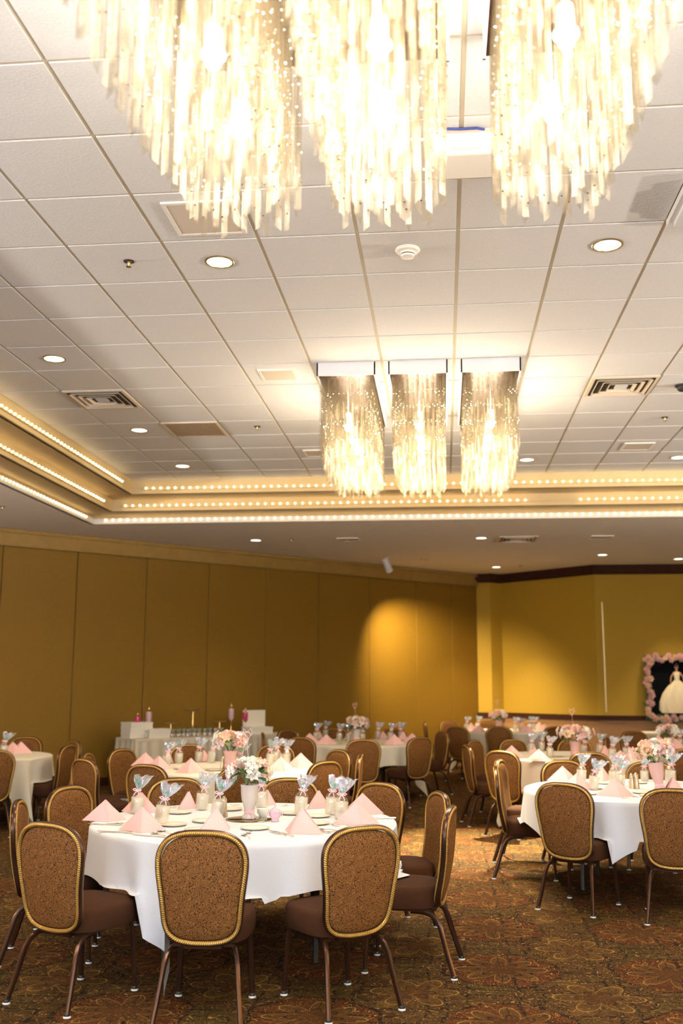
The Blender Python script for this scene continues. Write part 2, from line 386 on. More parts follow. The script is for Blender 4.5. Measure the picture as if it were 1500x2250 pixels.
struct(b.build('trim_3', 'track_paint', smooth=False))
b = MB(); q = p+WN*.012; b.box((q.x, q.y, .06), (sm[-1]-sm[0], .025, .12), ang); struct(b.build('baseboard_left', 'dark_wood', smooth=False))
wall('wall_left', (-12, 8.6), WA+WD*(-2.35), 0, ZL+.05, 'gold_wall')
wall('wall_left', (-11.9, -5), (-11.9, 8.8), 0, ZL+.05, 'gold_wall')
def lined(nm, a, c, k):
    a = Vector(a); c = Vector(c)
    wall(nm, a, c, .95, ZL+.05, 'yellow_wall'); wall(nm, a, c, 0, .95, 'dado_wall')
    d = (c-a); L = d.length; d /= L; n = Vector((d.y, -d.x)); an = atan2(d.y, d.x); mid = (a+c)/2+n*.02
    b = MB(); b.box((mid.x, mid.y, .925), (L+.03, .05, .085), an); b.box((mid.x, mid.y, .05), (L+.02, .03, .10), an)
    struct(b.build('trim_%d' % k, 'dark_wood', smooth=False))
    b = MB()
    for zz, dd, hh in ((3.71, .09, .14), (3.63, .05, .06)):
        mm = (a+c)/2+n*dd/2; b.box((mm.x, mm.y, zz), (L+dd, dd, hh), an)
    struct(b.build('trim_%d' % (k+1), 'dark_wood', smooth=False))
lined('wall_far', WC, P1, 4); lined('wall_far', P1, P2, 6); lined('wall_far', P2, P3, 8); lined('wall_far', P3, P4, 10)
b = MB(); b.box((P3.x+.13, P3.y-.012, 2.05), (.022, .02, 2.05)); o = struct(b.build('trim_12', 'brass_trim', smooth=False))
wall('wall_right', (9.2, 19.5), (9.2, -5), 0, ZL+.05, 'yellow_wall', side=1)
# wall behind the photographer with two tall windows added for the daylight
b = MB(); zt = ZL+.05
for xa, xb, za, zb in ((-12, -5.4, 0, zt), (-1.8, .8, 0, zt), (4.4, 9.2, 0, zt), (-5.4, -1.8, 0, .5), (.8, 4.4, 0, .5), (-5.4, -1.8, 3.1, zt), (.8, 4.4, 3.1, zt)):
    b.box(((xa+xb)/2, -4.85, (za+zb)/2), (xb-xa, .2, zb-za))
struct(b.build('wall_back', 'yellow_wall', smooth=False))
for k, xc in ((1, -3.6), (2, 2.6)):
    b = MB()
    for dx in (-1.78, 0, 1.78): b.box((xc+dx, -4.85, 1.8), (.06, .1, 2.6))
    for zz in (.53, 3.07): b.box((xc, -4.85, zz), (3.6, .1, .06))
    o = struct(b.build('window_%d' % k, 'dark_wood', smooth=False))
    b = MB(); b.box((xc, -4.86, 1.8), (3.55, .008, 2.5)); b.build('pane', 'window_glass', o, smooth=False)

# ================================================================== lamps and fittings in the ceilings
def downlight(p, z, label, energy, r=.083, spot=True, col=WARM, ang=1.7):
    o = empty('recessed_downlight', (p[0], p[1], z)); tag(o, label, 'ceiling light', 'recessed downlights')
    if 'dl' not in PROTO:
        b = MB(); R = [[(q*cos(2*pi*j/32), q*sin(2*pi*j/32), h) for j in range(32)] for q, h in ((.081, -.001), (.083, -.006), (.092, -.007), (.097, -.003), (.097, .001))]
        b.rings(R, True, False, False); PROTO['dl'] = b.build('trim_ring', 'brass_trim', me_only=True)
        b = MB(); b.lathe([(.083, -.0015), (.001, -.003)], 32, cap0=False, cap1=False); PROTO['dl2'] = b.build('lens', 'lens_glow', me_only=True)
    link('trim_ring', PROTO['dl'], o); link('lens', PROTO['dl2'], o)
    if spot: lamp('downlight_beam', 'SPOT', (0, 0, -.03), energy, col, .05, None, o, angle=ang, blend=.7)
    return o
UPL = [((482, 575), 'round downlight left of the smoke detector, before the near chandeliers', 75),
       ((1334, 538), 'round downlight right of the smoke detector, under the right near chandelier', 75),
       ((119, 788), 'round downlight near the left edge, above the left air diffuser', 60),
       ((306, 945), 'round downlight between the left air diffuser and the perforated return grille', 60),
       ((401, 1024), 'small round downlight nearest the inner corner of the left cove', 60),
       ((1157, 1010), 'round downlight just right of the far chandeliers', 60),
       ((1490, 1005), 'round downlight at the right edge above the far cove', 60)]
for (u, v), lb, e in UPL:
    p = at(u, v, ZC); downlight(p, ZC, lb, e)
LOL = [((562, 1187), 'round downlight in the low ceiling, left of the small sprinkler', 40, 1.5),
       ((1057, 1182), 'round downlight in the low ceiling beside the far air diffuser', 45, 1.5),
       ((1323, 1219), 'faint round downlight in the low ceiling, right, before the dark crown moulding', 110, 1.3),
       ((1490, 1228), 'round downlight in the low ceiling at the right edge above the rose framed picture', 130, 1.2),
       ((1090, 1246), 'round downlight in the low ceiling nearest the corner with the pilaster', 240, 1.25)]
for (u, v), lb, e, an in LOL:
    p = at(u, v, ZL); downlight(p, ZL, lb, e, ang=an)
p = at(1157, 1010, ZC); lamp('downlight_beam', 'SPOT', (p.x, p.y, ZC-.03), 4200, (1, .84, .50), .05, (.25, 10.1, 0), None, angle=.60, blend=.9)
# unseen downlights added outside the frame to even out the light
for x, y in ((-1.4, 1.7), (1.05, 1.7), (3.2, 3.8), (3.2, 7.8), (-3.2, 3.8)):
    downlight((x, y), ZC, 'round downlight of the near ceiling, outside the picture', 55)

def diffuser(p, z, label):
    o = empty('air_diffuser', (p[0], p[1], z)); tag(o, label, 'air vent')
    def sq(a, z0, c, z1, b, mi=0):     # sloping square ring
        b.rings([[(-a, -a, z0), (a, -a, z0), (a, a, z0), (-a, a, z0)], [(-c, -c, z1), (c, -c, z1), (c, c, z1), (-c, c, z1)]], True, False, False, mi)
    b = MB(); sq(.295, -.012, .265, -.014, b); sq(.295, .0, .295, -.012, b); b.build('frame', 'vent_metal', o, smooth=False)
    b = MB()
    for a in (.245, .185, .125): sq(a, -.026, a-.035, .008, b); sq(a, -.026, a-.006, -.027, b)
    b.build('vane', 'vent_metal', o, smooth=False)
    b = MB(); b.box((0, 0, -.012), (.11, .11, .012)); b.build('centre_plate', 'white_metal', o, smooth=False)
    b = MB(); b.box((0, 0, -.0005), (.56, .56, .004)); b.build('duct_opening', 'vent_dark', o, smooth=False); return o
cx = lambda c: GX+c*G
diffuser((cx(-6)+G/2, GY+5.5*G-.0), ZC, 'square louvred air diffuser in the tiled ceiling, left, near the lamp rows')
diffuser((cx(2)+G/2, GY+5.5*G), ZC, 'square louvred air diffuser in the tiled ceiling, right of the far chandeliers')
p = at(1137, 1184, ZL); diffuser((p.x, p.y), ZL, 'small louvred air diffuser in the low ceiling beyond the far cove')
def grille(name, p, z, w, d, label, perf=False, cat='air vent'):
    o = empty(name, (p[0], p[1], z)); tag(o, label, cat)
    b = MB()
    for sx in (-1, 1): b.box((sx*(w/2-.012), 0, -.006), (.024, d, .012))
    for sy in (-1, 1): b.box((0, sy*(d/2-.012), -.006), (w-.048, .024, .012))
    b.build('frame', 'vent_metal' if perf else 'white_plastic', o, smooth=False)
    b = MB(); n = 22 if perf else 10
    if perf:
        for i in range(n): b.box((-w/2+.03+(w-.06)*i/(n-1), 0, -.008), ((w-.06)/n*.55, d-.05, .006))
        b.build('bars', 'grille', o, smooth=False)
        b = MB(); b.box((0, 0, -.002), (w-.04, d-.04, .003)); b.build('duct_opening', 'vent_dark', o, smooth=False)
    else:
        b.box((0, 0, -.006), (w-.05, d-.05, .006)); b.build('face', 'speaker_grille', o, smooth=False)
    return o
grille('return_grille', (cx(-5)+G/2, GY+7.5*G), ZC, .60, .60, 'square perforated return air grille in the left of the tiled ceiling', True)
for (u, v), z, w, lb in (((612, 823), ZC, .33, 'flat square speaker grille left of the far chandeliers'), ((1400, 980), ZC, .34, 'flat square speaker grille on the right, beyond the right air diffuser'),
                         ((450, 478), ZC, .42, 'flat square speaker grille half hidden behind the left near chandelier'), ((700, 995), ZC, .34, 'flat square speaker grille behind the left far chandelier'),
                         ((765, 1185), ZL, .34, 'flat speaker grille in the low ceiling behind the lamp rows, middle'), ((1320, 1180), ZL, .34, 'flat speaker grille in the low ceiling, right')):
    p = at(u, v, z); grille('ceiling_speaker', p, z, w, w, lb, cat='speaker')
def sprinkler(p, z, label):
    o = empty('fire_sprinkler', (p[0], p[1], z)); tag(o, label, 'sprinkler', 'fire sprinklers')
    b = MB(); b.lathe([(.036, .001), (.034, -.004), (.022, -.006), (.018, .002)], 20); b.build('escutcheon', 'vent_dark', o)
    b = MB(); b.lathe([(.009, 0), (.009, -.02), (.004, -.03), (.004, -.036)], 10); b.lathe([(.017, -.036), (.018, -.039), (.001, -.041)], 14)
    for s in (-1, 1): b.tube([(s*.009, 0, -.012), (s*.013, 0, -.022), (s*.006, 0, -.034)], .002, 6)
    b.build('head', 'brass_trim', o)
for (u, v), z, lb in (((283, 574), ZC, 'dark fire sprinkler in the tile left of the near left downlight'), ((565, 937), ZC, 'small fire sprinkler right of the perforated return grille'),
                      ((1460, 917), ZC, 'small fire sprinkler right of the right air diffuser'), ((5, 1113), ZL, 'fire sprinkler in the low ceiling at the left edge'),
                      ((640, 1185), ZL, 'fire sprinkler in the low ceiling between downlight and speaker grille'), ((1143, 1243), ZL, 'fire sprinkler in the low ceiling by the corner downlight')):
    sprinkler(at(u, v, z), z, lb)
p = at(895, 548, ZC); o = empty('smoke_detector', (p.x, p.y, ZC)); tag(o, 'round white smoke detector in the tiled ceiling below the near chandeliers', 'smoke detector')
b = MB(); b.lathe([(.075, 0), (.078, -.008), (.070, -.018), (.045, -.022)], 32); b.build('base', 'white_plastic', o)
b = MB(); b.lathe([(.045, -.020), (.048, -.030), (.046, -.034)], 28); b.lathe([(.044, -.040), (.042, -.052), (.020, -.056)], 28); b.build('sensor_cap', 'white_plastic', o)
b = MB(); b.lathe([(.040, -.033), (.040, -.041)], 24); b.build('sensor_slots', 'black_plastic', o)
p = at(1497, 846, ZC); o = empty('dome_camera', (p.x, p.y, ZC)); tag(o, 'black security camera dome in the ceiling at the right edge', 'security camera')
b = MB(); b.lathe([(.06, 0), (.06, -.015), (.05, -.02)], 28); b.build('base', 'black_plastic', o)
b = MB(); b.sphere((0, 0, -.02), .045, 20, 10); b.build('dome', 'black_plastic', o)
# projector hanging under the ceiling between the near chandeliers
o = empty('ceiling_projector', (.165, 4.66, ZC)); tag(o, 'white projector on the ceiling between the middle and right near chandeliers', 'projector')
b = MB(); b.box((0, 0, -.09), (.36, .26, .12)); q = b.build('body', 'white_plastic', o, smooth=False); md = q.modifiers.new('soft', 'BEVEL'); md.width = .022; md.segments = 4
b = MB(); b.box((0, 0, -.018), (.30, .20, .03)); b.build('mount_plate', 'speaker_grille', o, smooth=False)
b = MB(); b.box((-.02, -.1305, -.125), (.14, .002, .003)); b.build('front_slot', 'grille', o, smooth=False)
b = MB(); b.box((-.03, -.131, -.138), (.010, .002, .004)); b.build('status_light', 'green_led', o, smooth=False)
b = MB(); b.tube([(-.12, -.11, -.004), (-.05, -.112, -.010), (.03, -.11, -.008), (.07, -.10, -.012)], .006, 6); b.build('cable', 'blue_tape', o)
b = MB(); b.box((0, 0, -.02), (.16, .5, .04)); b.box((-.0, 0, -.05), (.10, .4, .03)); q = b.build('ceiling_fixture', 'white_metal', smooth=False)
p = at(1496, 440, ZC); q.location = (p.x+.05, p.y, ZC); tag(q, 'end of a white ceiling fixture cut off by the right edge', 'ceiling fixture')
# track head washing the partition
p = at(850, 1225, ZL); o = empty('track_spotlight', (p.x, p.y, ZL)); tag(o, 'white cylindrical spotlight hanging from the low ceiling, aimed at the gold partition', 'spotlight')
aim = Vector((-.05, 19.75, 1.0))-Vector((p.x, p.y, ZL-.22)); aim.normalize()
b = MB(); b.lathe([(.06, 0), (.06, -.02), (.02, -.03), (.012, -.09)], 20); b.build('mount', 'grille', o)
b = MB(); c0 = Vector((0, 0, -.13)); R = []
side = aim.cross(Vector((0, 0, 1))).normalized(); upv = side.cross(aim)
for s_, r in ((-.13, .03), (-.12, .055), (-.02, .062), (.14, .066), (.14, .058), (.08, .05)):
    R.append([c0+aim*s_+side*(r*cos(2*pi*j/24))+upv*(r*sin(2*pi*j/24)) for j in range(24)])
b.rings(R, True, True, False); b.build('lamp_housing', 'white_metal', o)
b = MB(); R = [[c0+aim*.10+side*(r*cos(2*pi*j/20))+upv*(r*sin(2*pi*j/20)) for j in range(20)] for r in (.052, .001)]; b.rings(R, True, False, False); b.build('lens', 'lens_glow', o)
sp = lamp('track_beam', 'SPOT', (0, 0, 0), 620, (1, .76, .42), .04, None, o, angle=1.5, blend=1); sp.location = c0+aim*.16; sp.rotation_euler = aim.to_track_quat('-Z', 'Y').to_euler()
lamp('downlight_beam', 'SPOT', at(933, 1229, ZL)-Vector((0, 0, .04)), 20, WARM, .05, (at(933, 1229, 0)*1)if 0 else None, None, angle=1.6)  # weak spot lamp below the oval fitting, which is modelled unlit
p = at(933, 1229, ZL); o = empty('unlit_downlight', (p.x, p.y, ZL)); tag(o, 'dark oval unlit downlight in the low ceiling right of the spotlight', 'ceiling light')
link('trim_ring', PROTO['dl'], o); b = MB(); b.lathe([(.083, .002), (.02, .012)], 28); b.build('reflector', 'vent_dark', o)

# rows of marquee bulbs along the cove
bb = MB(); bb.sphere((0, 0, 0), .0115, 10, 6); bulb_me = bb.build('bulb', 'marquee_bulb', me_only=True)
def strip(a, c, label, step=.1, gap=None):
    a = Vector(a); c = Vector(c); d = c-a; L = d.length; d /= L
    o = empty('marquee_light_strip', a); tag(o, label, 'light strip', 'rows of marquee bulbs')
    b = MB(); mid = d*(L/2); b.box(mid, (L, .012, .03), atan2(d.y, d.x)); b.build('socket_rail', 'cove_paint', o, smooth=False)
    n = int(L/step); nrm = Vector((d.y, -d.x, 0))
    for i in range(n):
        s = (i+.5)*step
        if gap and gap[0] < s < gap[1]: continue
        q = link('bulb', bulb_me, o); q.location = d*s+nrm*.02
    return o
for i, (xa, yb, zz, nm) in enumerate(((X0, Y0, 4.115, 'highest'), (X1, Y1, 3.955, 'middle'), (X2, Y2, 3.826, 'lowest'))):
    strip((xa+.15, yb-.012, zz), (5.0, yb-.012, zz), nm+' row of small bulbs along the far side of the ceiling cove', .1+(.003*i), (5.55, 6.15) if i == 1 else None)
    q = strip((xa+.012, 6.2+i*.3, zz), (xa+.012, yb-.45+.1*i, zz), nm+' row of small bulbs along the left side of the ceiling cove')

# ------------------------------------------------------------------ chandeliers of hanging acrylic prisms
def prism_mesh(L, r, cut):
    b = MB(); tri = [(r*cos(a), r*sin(a)) for a in (0, 2*pi/3, 4*pi/3)]
    b.add([(x, y, 0) for x, y in tri]+[(tri[0][0], tri[0][1], -L-cut), (tri[1][0], tri[1][1], -L), (tri[2][0], tri[2][1], -L)],
          [(0, 1, 4, 3), (1, 2, 5, 4), (2, 0, 3, 5), (3, 4, 5), (2, 1, 0)])
    return b
def chandelier(x, y0, y1, label, near):
    w = .50; o = empty('prism_chandelier', (x, (y0+y1)/2, ZC)); tag(o, label, 'chandelier', 'prism chandeliers')
    L = y1-y0; zb = -.115
    b = MB()
    for sx in (-1, 1): b.box((sx*(w/2-.006), 0, zb/2), (.012, L, -zb))
    for sy in (-1, 1): b.box((0, sy*(L/2-.006), zb/2), (w, .012, -zb))
    b.build('housing', 'white_metal', o, smooth=False)
    b = MB(); b.box((0, 0, zb+.012), (w-.026, L-.026, .006)); b.build('mounting_plate', 'bronze', o, smooth=False)
    rng = random.Random(int(x*100)+int(y0*10)); rods = []
    nx, ny = 11, int(L/.058)
    for j in range(ny):
        for i in range(nx):
            edge = min(i, nx-1-i, j, ny-1-j)
            if edge > 1 and (i*2+j) % 4: continue
            px = -w/2+.035+(w-.07)*i/(nx-1)+(.010 if j % 2 else -.010)*(0 if i in (0, nx-1) else 1); py = -L/2+.035+(L-.07)*j/(ny-1)
            t = j/(ny-1); ln = .70+.10*sin(pi*min(1, t*1.15+.05))-(.05 if edge == 0 and i in (0, nx-1) else 0)+(.035 if (i+j) % 2 else -.02)+rng.uniform(-.012, .012)
            rods.append((px, py, ln, edge))
    rods.sort(key=lambda r: r[1]+r[3]*.15)
    stuff = MB(); beads = MB(); R0_ = .0145
    if 'prism' not in PROTO: PROTO['prism'] = prism_mesh(.72, R0_, .022).build('prism', 'acrylic', smooth=False, me_only=True)
    for k, (px, py, ln, e) in enumerate(rods):
        a = rng.uniform(0, 6.28)
        if k < 98:
            q = link('prism', PROTO['prism'], o); q.location = (px, py, zb); q.rotation_euler = (0, 0, a); q.scale = (1, 1, ln/.72)
        else:
            p = prism_mesh(ln, R0_, .022); ca, sa = cos(a), sin(a)
            stuff.add([(vx*ca-vy*sa+px, vx*sa+vy*ca+py, vz+zb) for vx, vy, vz in p.v], p.f)
        if e <= 1:
            for h in range(1, 6):
                z = zb-h*.135+rng.uniform(-.004, .004)
                if -z < ln-zb-.03:
                    r = .0062; c = (px+rng.uniform(-.012, .012), py-.017, z)
                    beads.add([(c[0]+r, c[1], c[2]), (c[0]-r, c[1], c[2]), (c[0], c[1]+r, c[2]), (c[0], c[1]-r, c[2]), (c[0], c[1], c[2]+r), (c[0], c[1], c[2]-r)],
                             [(0, 2, 4), (2, 1, 4), (1, 3, 4), (3, 0, 4), (2, 0, 5), (1, 2, 5), (3, 1, 5), (0, 3, 5)])
    q = stuff.build('prism_cluster', 'acrylic', o, smooth=False); q['kind'] = 'stuff'
    q = beads.build('clip_beads', 'silver', o, smooth=False); q['kind'] = 'stuff'  # silver beads added along the outer prisms for rows of glints
    if 'cb' not in PROTO:
        b = MB(); b.sphere((0, 0, -.01), .030, 16, 8); PROTO['cb'] = b.build('bulb', 'chandelier_bulb', me_only=True)
        b = MB(); b.lathe([(.012, .12), (.03, .11), (.034, .02), (.046, .012), (.046, .0), (.034, .002)], 20, cap1=False); b.lathe([(.006, .34), (.006, .12)], 8); PROTO['cs'] = b.build('lamp_socket', 'white_metal', me_only=True)
    for k in range(4):
        yy = -L/2+L*(k+.5)/4
        q = link('lamp_socket', PROTO['cs'], o); q.location = (0, yy, -.50); r = link('bulb', PROTO['cb'], q); r.location = (0, 0, -.012)
    for k in range(6):
        for dz, e in ((-.42 if near else -.36, 7 if near else 3), (-.70, 6 if near else 9)): lamp('chandelier_glow', 'POINT', (.06*(-1)**k, -L/2+L*(k+.5)/6, dz), e, (1, .90, .76) if near else (1, .83, .60), .09, None, o)
    for k in range(3): lamp('chandelier_beam', 'SPOT', (0, -L/2+L*(k+.5)/3, -.98), 4 if near else 75, (1, .80, .55), .05, None, o, angle=2.3 if near else 1.3, blend=.9)
    return o
FY0, FY1 = GY+4*G+.01, GY+7*G-.01; NY0, NY1 = GY-6*G, GY-3*G
names = ('left', 'middle', 'right')
for k, c in enumerate((-1.5, -.5, .5)):
    chandelier(GX+c*G, FY0, FY1, names[k]+' of the three far chandeliers of hanging clear prisms, under the tiled ceiling', False)
for k, c in enumerate((-1.5, -.5, .5)):
    chandelier(GX+c*G+(.01, -.01, .02)[k], NY0, NY1, names[k]+' of the three near chandeliers of hanging clear prisms, cut off by the top edge', True)

# unseen wall sconces added beside and behind the photographer to brighten the ceilings
def sconce(x, y, rz, e):
    o = empty('wall_sconce', (x, y, 2.25), rz); tag(o, 'half bowl wall sconce throwing light on the ceiling, outside the picture', 'wall lamp', 'wall sconces')
    b = MB(); b.rings([[(r*cos(pi*j/16), r*sin(pi*j/16)*.8, z) for j in range(17)] for r, z in ((.03, -.16), (.10, -.12), (.16, -.04), (.18, .03), (.17, .03), (.09, -.08))], False, False, False); b.build('bowl', 'brass_trim', o)
    b = MB(); b.box((0, .008, -.06), (.12, .016, .26)); b.build('back_plate', 'brass_trim', o, smooth=False)
    b = MB(); b.sphere((0, .08, -.01), .03, 12, 8); b.build('bulb', 'lens_glow', o)
    lamp('sconce_light', 'SPOT', (0, .10, .04), e, (1, .90, .78), .10, (0, .22, 1.0), o, angle=2.9, blend=.25)
for y in (3, 8): sconce(9.18, y, pi/2, 1500)
for y in (1, 5.8): sconce(-11.88, y, -pi/2, 1900)
for x in (-7, -.5, 6.2): sconce(x, -4.74, 0, 420)

# ================================================================== banquet chairs
OUT = [(0, .857), (.085, .853), (.150, .835), (.194, .800), (.217, .752), (.220, .695), (.212, .630), (.201, .560), (.193, .490), (.186, .435), (.166, .390), (.122, .360), (.060, .348), (0, .346)]
def outline(n=3):
    P = [Vector((x, z)) for x, z in OUT]; P = P+[Vector((-x, z)) for x, z in OUT[-2:0:-1]]; m = len(P); r = []
    for i in range(m):
        a, b_, c, d = P[i-1], P[i], P[(i+1) % m], P[(i+2) % m]
        for k in range(n):
            t = k/n; r.append(.5*((2*b_)+(c-a)*t+(2*a-5*b_+4*c-d)*t*t+(3*b_-a-3*c+d)*t**3))
    return r
OUT = [(x*.955, z) for x, z in OUT]
def back_y(z): return -.212-(z-.35)*.135-.02*sin((z-.35)/.5*pi)
def make_chair():
    o = empty('banquet_chair'); tag(o, 'brown banquet chair with gold rope rim', 'chair')
    OL = outline(); cz_ = .60
    def pad(side, bulge, off, inset):
        R = []
        for s, h in ((1, 0), (.985, .35), (.95, .62), (.86, .82), (.66, .95), (.35, 1), (.05, 1.02)):
            ring = []
            for p in OL:
                x = p.x*(1-inset/.2)*s; z = cz_+(p.y-cz_)*(1-inset/.25)*s
                ring.append((x, back_y(z)+side*(off+bulge*h)-.03*(x/.2)**2*-.6, z))
            R.append(ring)
        return R
    b = MB(); b.rings(pad(1, .030, .004, .014), True, False, True); b.build('backrest', 'seat_fabric' if False else 'brocade', o)
    b = MB(); b.rings(pad(-1, .010, .006, .016), True, False, True); b.build('back_panel', 'brocade', o)
    cy = lambda x, z: back_y(z)+.018*(x/.2)**2
    b = MB(); b.tube([(p.x, cy(p.x, p.y), p.y) for p in OL], .0125, 8, closed=True, flat=1.35); b.build('back_frame', 'bronze', o)
    for nm, sgn in (('rope_trim', -1), ('rope_trim', 1)):
        b = MB(); b.tube([(p.x*.985, cy(p.x, p.y)+sgn*.0115, cz_+(p.y-cz_)*.985) for p in OL], .0098, 8, closed=True); b.build(nm, 'gold_rope', o)
    # seat: rounded, wider at the front
    def ring(sc, z):
        r = []
        for j in range(40):
            a = 2*pi*j/40; ca, sa = cos(a), sin(a); e = .62
            x = abs(ca)**e*(1 if ca > 0 else -1); y = abs(sa)**e*(1 if sa > 0 else -1)
            r.append((x*(.206+.016*y)*sc, y*.222*sc+.012, z))
        return r
    b = MB(); b.rings([ring(.93, .338), ring(.975, .342), ring(.995, .36), ring(1, .40), ring(.992, .430), ring(.965, .446), ring(.90, .455), ring(.6, .462), ring(.2, .464)]); b.build('seat', 'seat_fabric', o)
    b = MB(); b.box((0, .0, .330), (.30, .34, .014)); b.box((0, -.185, .333), (.18, .016, .030)); b.build('seat_support', 'bronze', o, smooth=False)
    def leg(pts, rad):
        b = MB(); b.tube(pts, rad, 8, flat=.8); l = b.build('leg', 'bronze', o)
        p = Vector(pts[-1]); b = MB(); b.lathe([(.0150, .022), (.0165, .018), (.0165, .009)], 14, c=(p.x, p.y, 0)); b.build('ferrule', 'ferrule', l)
        b = MB(); b.lathe([(.0165, .009), (.0185, .006), (.0185, .001), (.015, .0)], 14, c=(p.x, p.y, 0)); b.build('foot_glide', 'foot_glide', l)
    for s in (-1, 1):
        pts = [(s*.125, -.06, .322), (s*.138, -.125, .322), (s*.152, -.172, .312), (s*.164, -.205, .288), (s*.172, -.226, .250), (s*.178, -.240, .20), (s*.190, -.270, .10), (s*.202, -.300, .012)]
        leg(pts, .0155); leg([(s*.165, .160, .335), (s*.172, .168, .30), (s*.186, .186, .012)], .0145)
    return o
TC = {1: (-1.2, 6.15), 2: (1.53, 8.28), 3: (-1.98, 9.78), 4: (1.47, 11.9), 5: (-1.22, 14.2), 6: (1.06, 18.0), 7: (-5.3, 11.0), 8: (3.35, 13.3)}
TN = {1: 'the front table', 2: 'the right front table', 3: 'the table behind the front one', 4: 'the table behind the right front one',
      5: 'the table before the dark partition', 6: 'the farthest table', 7: 'the left edge table', 8: 'the right edge table'}
CHAIRS = {  # pixel of the top of the back, words, turn in degrees
1: [(105, 1811, 'brown chair at %s, at left front, its back panel half turned to us', 8), (443, 1829, 'brown chair at %s, nearest the viewer, seen squarely from behind', 0),
    (800, 1818, 'brown chair at %s, right of the one seen squarely from behind', 0), (995, 1775, 'brown chair at %s, on the right, its rim nearly edge on', 6),
    (970, 1743, 'brown chair at %s, on the right, the farther of the two edge-on ones', -4), (840, 1722, 'brown chair at %s, far right, facing us', 0),
    (640, 1712, 'brown chair at %s, far side, right of the vase', 0), (385, 1712, 'brown chair at %s, far side, left of the vase', 0),
    (147, 1730, 'brown chair at %s, far left, facing us with a full oval back', 0), (35, 1762, 'brown chair at %s, cut close to the left edge of the picture', 0)],
2: [(1240, 1722, 'brown chair at %s, dark back left of the hanging cloth point', 6), (1478, 1736, 'brown chair at %s, back to us, at the right picture edge', -8),
    (1090, 1686, 'brown chair at %s, seen edge on from the side, nearer', 15), (1094, 1671, 'brown chair at %s, its seat just behind the edge-on chair', 34),
    (1232, 1672, 'brown chair at %s, far left, facing us', 0), (1428, 1676, 'brown chair at %s, far side, behind the leaning vase', 0)],
3: [(320, 1682, 'brown chair at %s, dark back left of the vase', 0), (533, 1688, 'brown chair at %s, its dark back behind the white flowers', 0),
    (712, 1674, 'brown chair at %s, dark back at its right side', 0), (748, 1649, 'brown chair at %s, right side, facing left, farther', 0),
    (785, 1659, 'brown chair at %s, right side, narrow and edge on', -8), (608, 1637, 'brown chair at %s, far side, rim arched behind the cellophane', 0),
    (412, 1637, 'brown chair at %s, far side, before the skirted gift table', 0), (265, 1647, 'brown chair at %s, facing us beside the skirted table', 0),
    (182, 1669, 'brown chair at %s, dark back behind the oval one', 20), (188, 1657, 'brown chair at %s, left, mostly hidden behind another chair', 0)],
4: [(1295, 1655, 'brown chair at %s, dark back in the middle', 0), (1100, 1651, 'brown chair at %s, dark back at left front', 0),
    (1022, 1638, 'brown chair at %s, left, edge on with bright rim', 0), (1038, 1628, 'brown chair at %s, facing us behind the edge-on one', 0),
    (1128, 1626, 'brown chair at %s, arched rim behind a napkin', 0), (1262, 1628, 'brown chair at %s, far side, behind the flower vase', 0)],
5: [(575, 1611, 'brown chair at %s, left, its back beside the white boxes', 0), (628, 1604, 'brown chair at %s, far left, behind a dark back', 0),
    (660, 1621, 'brown chair at %s, dark back to us at left front', 0), (798, 1626, 'brown chair at %s, broad dark back squarely to us', 0),
    (924, 1621, 'brown chair at %s, right front, back to us, seat showing', 0), (974, 1608, 'brown chair at %s, right, facing left', 0),
    (735, 1601, 'brown chair at %s, far side, left of the flowers', 0), (865, 1601, 'brown chair at %s, far side, right of the flowers', 0)],
6: [(931, 1586, 'dark banquet chair standing apart before the bright end of the gold partition', 0), (984, 1583, 'orange-brown banquet chair at %s, far left against the bright wall', 0),
    (1003, 1597, 'brown chair at %s, dark back at its left', 0), (1095, 1597, 'brown chair at %s, dark back squarely to us', 0),
    (1218, 1597, 'brown chair at %s, dark back at its right', 0), (1072, 1583, 'brown chair at %s, far side, left of the flowers', 0), (1174, 1585, 'brown chair at %s, far side, under the dado', 0)],
7: [(-12, 1650, 'brown chair at %s, dark back half outside the picture', 0), (60, 1620, 'brown chair at %s, far side, facing us', 0),
    (128, 1638, 'brown chair at %s, right, dark side with its seat showing', 0), (167, 1628, 'brown chair at %s, right, edge on behind another', 0)],
8: [(1328, 1620, 'brown chair at %s, left, dark behind a pink napkin', 0), (1390, 1607, 'brown chair at %s, far left, before the white cloth', 0),
    (1474, 1608, 'brown chair at %s, far side, before the white cloth', 0), (1514, 1647, 'brown banquet chair at the right edge, dark back behind the flowers', 0)]}
SEATS = {}
for k, lst in CHAIRS.items():
    SEATS[k] = []
    for (u, v, lb, turn) in lst:
        p = at(u, v, .857); c = Vector((*TC[k], 0)); d = Vector((c.x-p.x, c.y-p.y, 0)); rr_ = d.length; d.normalize(); p = p-d*max(0, 1.19-rr_) if abs(rr_) < 1.19 else p
        if 'dark banquet chair standing' in lb: d = Vector((.9, .1, 0)).normalized()
        d = Matrix.Rotation(radians(turn), 3, 'Z') @ d
        q = Vector((p.x, p.y, 0))+d*.285; rz = atan2(d.y, d.x)-pi/2
        place('chair', make_chair, q, rz, 1, lb % TN[k] if '%' in lb else lb, 'banquet chairs at '+TN[k]); SEATS[k].append((q.x, q.y, rz))

